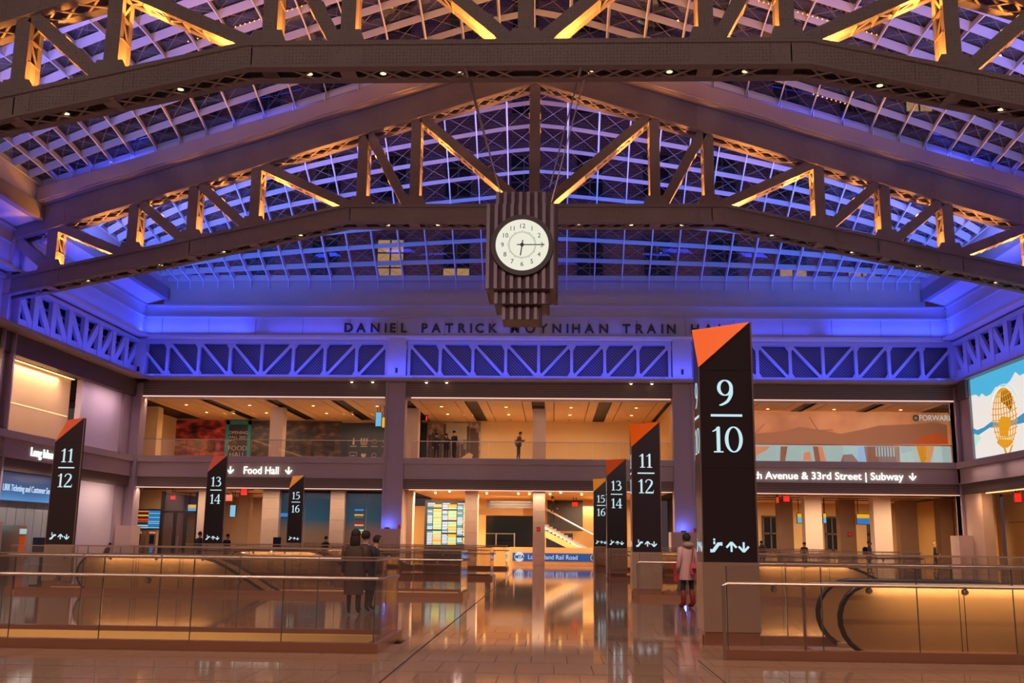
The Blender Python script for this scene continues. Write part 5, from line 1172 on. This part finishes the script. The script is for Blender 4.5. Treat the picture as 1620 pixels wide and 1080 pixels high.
# ================================================================== PEOPLE
def person(lab, loc, yaw, h=1.72, stride=.0, lean=0, arms='down', coat=None, hair=(30, 20, 18), top=(30, 28, 34), legs=(26, 28, 38), shoes=(20, 16, 16), skin=(196, 140, 112), longhair=False, hood=None, boots=None, head=0, wide=1.0, mask=None):
    T = thing('person', lab, 'person', loc); k = h/1.75
    col = lambda c: (lambda n: (n if n in M else (mat(n, rgb(*c), .75), n)[1]))('c%d_%d_%d' % c)
    J = {}; V = []; E = []; Rr = []; Lb = []
    def j(n, x, y, z, r, par=None, l=0):
        J[n] = len(V); V.append((x*k, y*k, z*k)); Rr.append(r*k)
        if par: E.append((J[par], J[n])); 
        Lb.append(l)
    s = stride; ly = lambda z: -lean*max(0, z-.95)            # faces -Y
    j('pel', 0, 0, .95, .135); j('sp', 0, ly(1.15), 1.15, .13, 'pel', 1); j('ch', 0, ly(1.34), 1.34, .15, 'sp', 1); j('nk', 0, ly(1.47), 1.47, .058, 'ch', 1); j('hd0', 0, ly(1.55)-.01-head*.02, 1.56, .075, 'nk', 2); j('hd', 0, ly(1.64)-.02-head*.06, 1.655-head*.02, .098, 'hd0', 2)
    for e, n in ((-1, 'l'), (1, 'r')):
        f = s*e
        j('hp'+n, e*.09, 0, .90, .095, 'pel', 3); j('kn'+n, e*.10, -f*.22-.01, .50, .062, 'hp'+n, 3); j('an'+n, e*.10, -f*.36+(.04 if f < 0 else 0), .10+(.03 if f < 0 else 0), .042, 'kn'+n, 3); j('to'+n, e*.11, -f*.36-.13, .045, .036, 'an'+n, 4)
        sh = (e*.185*wide, ly(1.40), 1.405); j('sh'+n, *sh, .062, 'ch', 1)
        if arms == 'phone': el, ha = (e*.25, ly(1.12)-.02, 1.12), (e*.07, ly(1.2)-.30, 1.22)
        elif arms == 'one' and e > 0: el, ha = (e*.27, ly(1.12)+.02, 1.12), (e*.16, ly(1.2)-.22, 1.02)
        elif arms == 'up' and e > 0: el, ha = (e*.30, ly(1.2)-.1, 1.18), (e*.22, ly(1.4)-.30, 1.42)
        else: el, ha = (e*.245, ly(1.12)+.02-f*.05*0, 1.13), (e*.25, ly(.9)-.06+f*.12, .88)
        j('el'+n, *el, .045, 'sh'+n, 1); j('ha'+n, *ha, .030, 'el'+n, 1)
        d = (Vector(ha)-Vector(el)).normalized(); side_ = d.cross(Vector((0, 1, .01))).normalized(); pm = Vector(ha)+d*.075; j('pm'+n, *pm, .026, 'ha'+n, 2)
        for q in range(4):
            o = side_*(-.03+.02*q); ln = (.06, .075, .07, .055)[q]; b = pm+o+d*ln*.6; c_ = b+d*ln*.45+Vector((0, -.012, 0)); j('f%d' % q+n, *b, .0095, 'pm'+n, 2); j('g%d' % q+n, *c_, .008, 'f%d' % q+n, 2)
        b = Vector(ha)+d*.05+side_*.045; j('t'+n, *b, .011, 'ha'+n, 2); j('u'+n, *(b+d*.035), .009, 't'+n, 2)
    me = bpy.data.meshes.new('body'); me.from_pydata(V, E, []); o = bpy.data.objects.new('body', me); COL.objects.link(o)
    md = o.modifiers.new('s', 'SKIN'); md.use_smooth_shade = True; me.skin_vertices or None
    sv = me.skin_vertices[0].data
    for i, r in enumerate(Rr):
        rx = r; sv[i].radius = (rx, rx)
    for n, fx_, fy_ in (('pel', 1.05, .85), ('sp', 1.0*wide, .75), ('ch', 1.05*wide, .78)): i = J[n]; sv[i].radius = (Rr[i]*fx_, Rr[i]*fy_)
    sv[0].use_root = True
    sd = o.modifiers.new('d', 'SUBSURF'); sd.levels = 1
    bpy.context.view_layer.update(); m2 = bpy.data.meshes.new_from_object(o.evaluated_get(bpy.context.evaluated_depsgraph_get())); bpy.data.objects.remove(o)
    m2.name = 'body'; m2.materials.clear()
    for c in (legs, top, skin, legs, shoes): m2.materials.append(M[col(c)])
    vv = [Vector(v) for v in V]; segs = [(vv[a], vv[b], Lb[b]) for a, b in E]
    for p in m2.polygons:
        c = p.center; best = (9, 0)
        for a, b, l in segs:
            ab = b-a; t = max(0, min(1, (c-a).dot(ab)/max(ab.length_squared, 1e-9))); d = (a+ab*t-c).length
            if d < best[0]: best = (d, l)
        l = best[1]
        if c.z/k < .13: l = 4
        if c.z/k > 1.47 and abs(c.x) < .12*k and l == 1: l = 2
        p.material_index = l; p.use_smooth = True
    bo = link('body', m2, T); H = vv[J['hd']]
    def blob(n, c, r3, mt, cut=None, seg=14):
        bm = bmesh.new(); bmesh.ops.create_uvsphere(bm, u_segments=seg, v_segments=9, radius=1)
        if cut: bmesh.ops.delete(bm, geom=[v for v in bm.verts if cut(v.co)], context='VERTS')
        for v in bm.verts: v.co = Vector((v.co.x*r3[0]*k, v.co.y*r3[1]*k, v.co.z*r3[2]*k))+c
        for f in bm.faces: f.smooth = True
        ms = bpy.data.meshes.new(n); bm.to_mesh(ms); bm.free(); ms.materials.append(M[mt]); return link(n, ms, T)
    blob('hair', H+Vector((0, .022, .022))*k, (.106, .118, .118), col(hair), lambda v: v.y < -.35 and v.z < .35 or v.z < -.55)
    if longhair: blob('hair', H+Vector((0, .07, -.12))*k, (.115, .07, .2), col(hair))
    blob('nose', H+Vector((0, -.105, -.015))*k, (.014, .022, .022), col(skin), None, 8)
    for e in (-1, 1): blob('eye', H+Vector((e*.034, -.093, .012))*k, (.012, .008, .008), 'ink', None, 8); blob('ear', H+Vector((e*.098, .0, -.01))*k, (.014, .022, .032), col(skin), None, 8)
    blob('mouth', H+Vector((0, -.094, -.052))*k, (.026, .008, .007), 'brick_red', None, 8)
    if mask: blob('face_mask', H+Vector((0, -.065, -.045))*k, (.075, .055, .05), col(mask))
    def loft(n, rings, mt, seg=20):
        m = MB(); R_ = []
        for (x, y, z, rx, ry) in rings:
            i0 = len(m.v); m.v += [((x+rx*math.cos(6.2832*q/seg))*k, (y+ry*math.sin(6.2832*q/seg))*k, z*k) for q in range(seg)]; R_.append(i0)
        for a, b in zip(R_[:-1], R_[1:]):
            for q in range(seg): m.f.append((a+q, a+(q+1) % seg, b+(q+1) % seg, b+q)); m.m.append(0)
        m.f.append(tuple(range(R_[-1], R_[-1]+seg))); m.m.append(0)
        ob = MB.build(m, n, mt, None, True); ob.parent = T; return ob
    if coat:
        c, zb = coat; y = ly
        loft('coat', [(0, 0, zb, .215, .17), (0, 0, zb+.12, .212, .168), (0, 0, .95, .195*wide, .155), (0, y(1.15), 1.15, .178*wide, .14), (0, y(1.34), 1.34, .19*wide, .135), (0, y(1.43), 1.43, .15, .10), (0, y(1.49), 1.49, .075, .07)], col(c))
        for n in 'lr':
            m = MB(); a, b, d_ = vv[J['sh'+n]], vv[J['el'+n]], vv[J['ha'+n]]; m.tube([a+Vector((0, 0, .02)), (a+b)/2, b, (b+d_)/2, d_], [.07*k, .066*k, .058*k, .052*k, .047*k], 10); ob = m.build('sleeve', col(c), None, True); ob.parent = T
    if hood: blob('hood', Vector((0, ly(1.45)+.06, 1.49))*k, (.15, .13, .085), col(hood))
    if boots:
        for n in 'lr':
            a, b, t = vv[J['kn'+n]], vv[J['an'+n]], vv[J['to'+n]]; m = MB(); m.tube([a+(b-a)*.22, a+(b-a)*.6, b, (b+t)/2-Vector((0, 0, .02*k)), t], [.072*k, .066*k, .062*k, .056*k, .045*k], 12); ob = m.build('boot', col(boots), None, True); ob.parent = T
    T.rotation_euler.z = yaw; T['_k'] = k; return T, vv, J, col
def P0(px, py): return tuple(at(px, py, Z=0))
# woman in the pink coat beside the largest totem
pw = at(1088.5, 961, Z=0); T, vv, J, col = person('person in a long pink coat and red boots with a pink shoulder bag', tuple(pw), math.radians(205), 1.74, .10, 0, 'down', ((196, 150, 150), .66), (26, 18, 20), (190, 140, 142), (20, 42, 60), (70, 20, 20), (150, 104, 84), False, (150, 126, 112), (120, 36, 34), head=.3)
def attach(o, T):
    o.parent = T
m = MB(); m.prism([(-.13, -.02, .80), (.13, -.02, .80), (.11, -.02, 1.06), (-.11, -.02, 1.06)], (0, .12, 0)); b = m.build('shoulder_bag', col((206, 84, 96))); b.location = (pw.x+.17, pw.y-.26, .0); tag(b, 'pink shoulder bag hanging at the side of the pink coated person', 'bag')
m = MB(); m.tube([(-.09, .04, 1.05), (-.05, .05, 1.38), (.0, .06, 1.44), (.05, .05, 1.36), (.09, .04, 1.05)], .012, 6); s_ = m.build('strap', col((120, 30, 50))); s_.parent = b
m = MB(); m.box(-.09, .09, .12*-1-.02, -.02, .9, .94); s_ = m.build('clasp', 'ink'); s_.parent = b
m = MB(); m.prism([(-.06, 0, .62), (.04, 0, .62), (.07, 0, 1.06), (-.07, 0, 1.06)], (0, .08, 0)); b = m.build('shopping_bag', col((176, 24, 44))); b.location = (pw.x-.27, pw.y-.05, 0); tag(b, 'narrow red bag held low on the left of the pink coated person', 'bag')
# couple standing at the second well, seen from behind
c1 = at(563, 930, Z=0); yy = 21.5
xa_ = at(562, 870, Y=yy).x; person('person with long dark hair and brown coat seen from behind at left', (xa_, yy, 0), math.radians(176), 1.70, .03, .02, 'down', ((74, 52, 42), .42), (40, 22, 20), (66, 46, 40), (26, 24, 30), longhair=True, wide=1.15)
xa_ = at(573, 870, Y=yy+.25).x; person('person in dark jacket standing half behind the long-haired one', (xa_, yy+.55, 0), math.radians(168), 1.68, .03, .05, 'phone', ((44, 34, 38), .5), (36, 22, 22), (44, 36, 44), (24, 24, 30))
xa_ = at(583, 875, Y=yy+.6).x; person('shorter person in navy jacket leaning right beside the dark-haired pair', (xa_, yy+1.1, 0), math.radians(120), 1.60, .05, .12, 'phone', None, (24, 18, 20), (28, 32, 52), (24, 24, 30), head=.6)
# mezzanine visitors
mz = lambda px, Y: (at(px, 700, Y=Y).x, Y, 6.38)
person('short person in dark red top and black coat on the mezzanine, left of three', mz(690.5, 63.6), math.radians(20), 1.66, .03, 0, 'one', ((30, 22, 30), .72), (34, 20, 22), (78, 26, 34), (22, 22, 28), hood=(70, 26, 32))
person('dark-clothed person in the middle of the three on the mezzanine', mz(706.5, 63.7), math.radians(-20), 1.66, .03, .04, 'phone', ((24, 20, 26), .74), (24, 18, 20), (26, 22, 28), (20, 20, 26), longhair=True, head=.4)
person('tallest of the three on the mezzanine, in black jacket', mz(719, 63.6), math.radians(-40), 1.84, .05, .03, 'phone', None, (20, 16, 18), (26, 24, 32), (22, 22, 28), head=.5)
person('lone person in brown jacket and jeans reading a phone on the mezzanine', mz(820.5, 63.5), math.radians(70), 1.80, .04, .10, 'phone', ((84, 60, 48), .88), (22, 16, 16), (80, 58, 48), (70, 76, 92), head=1.0)
b = MB(); b.box(-.12, .12, -.16, .16, 1.0, 1.3); o = b.build('bag', col((150, 110, 78))); q = mz(817.5, 63.45); o.location = q; tag(o, 'tan bag slung on the back of the lone mezzanine visitor', 'bag')
# people on the concourse
def gp(px, ph, H): 
    Y = 60
    for _ in range(40):
        z = at(px, ph, Y=Y).z; Y += (H-z)*(-30 if ph > 858 else 30)*.3
        Y = max(40, min(76, Y))
    return at(px, ph, Y=Y).x, Y, 0
person('hooded walker in a dark puffer jacket at the left end of the right bay', (at(1205, 860, Y=62).x, 62, 0), math.radians(-30), 1.66, .12, .05, 'down', ((60, 44, 40), .82), (30, 22, 22), (60, 46, 44), (30, 26, 30), hood=(52, 40, 38))
person('small black-clothed figure before the first pale pillar', (at(1272, 862, Y=61).x, 61, 0), math.radians(10), 1.62, .08, .04, 'down', None, (16, 12, 14), (18, 16, 20), (20, 18, 22), head=.4)
person('walker with a red mask and backpack in grey-pink coat', (at(1374, 862, Y=56).x, 56, 0), math.radians(65), 1.72, .16, .06, 'one', ((132, 92, 92), .76), (120, 96, 92), (120, 84, 86), (40, 34, 40), mask=(214, 40, 60))
m = MB(); m.tube([(0, 0, 1.0), (0, 0, 1.06), (0, 0, 1.32), (0, 0, 1.42)], [.10, .15, .15, .08], 12); o = m.build('backpack', col((34, 28, 36))); o.location = (at(1368.5, 862, Y=56).x, 56, 0); tag(o, 'black backpack on the red masked walker', 'bag')
person('blond person in black striding before the rightmost back window', (at(1478, 860, Y=66).x, 66, 0), math.radians(75), 1.72, .30, .02, 'one', None, (190, 150, 96), (22, 20, 26), (24, 22, 28), skin=(220, 160, 110))
person('dark figure with a bag beside the leaning 13 and 14 totem, left side', (at(315, 860, Y=50).x, 50, 0), math.radians(160), 1.74, .06, .05, 'one', ((34, 26, 26), .85), (26, 20, 20), (34, 28, 30), (24, 22, 26))
person('dark figure just right of the 13 and 14 totem on the left', (at(358, 862, Y=52).x, 52, 0), math.radians(60), 1.66, .10, .08, 'down', None, (16, 12, 14), (20, 18, 22), (24, 20, 26), head=.4)
person('small figure in black hooded jacket under the blue shop window', (at(514, 866, Y=54).x, 54, 0), math.radians(150), 1.60, .06, .10, 'down', None, (22, 16, 16), (34, 30, 34), (24, 22, 26), wide=1.2)
person('dark-clothed person walking down the lit stair', (at(874, 815, Y=67.4).x, 67.4, 2.62), math.radians(70), 1.74, .2, .03, 'one', None, (22, 16, 16), (24, 20, 24), (24, 22, 28))
person('crouching-looking dark figure behind the left balustrade by the corner column', (at(167, 872, Y=46).x, 46, 0), math.radians(80), 1.2, .1, .35, 'down', None, (20, 16, 16), (34, 26, 32), (26, 24, 28), head=.8)
for o in bpy.data.objects:
    if '_k' in o: del o['_k']
# lamps inside the escalator wells and light from the shops
for s, y in ENC:
    a, b = ext(s); area('well_lamp', ((a+b)/2, y+.45, -.5), 8, .1, 26, (1, .62, .24), (0, 1, .1), 140)
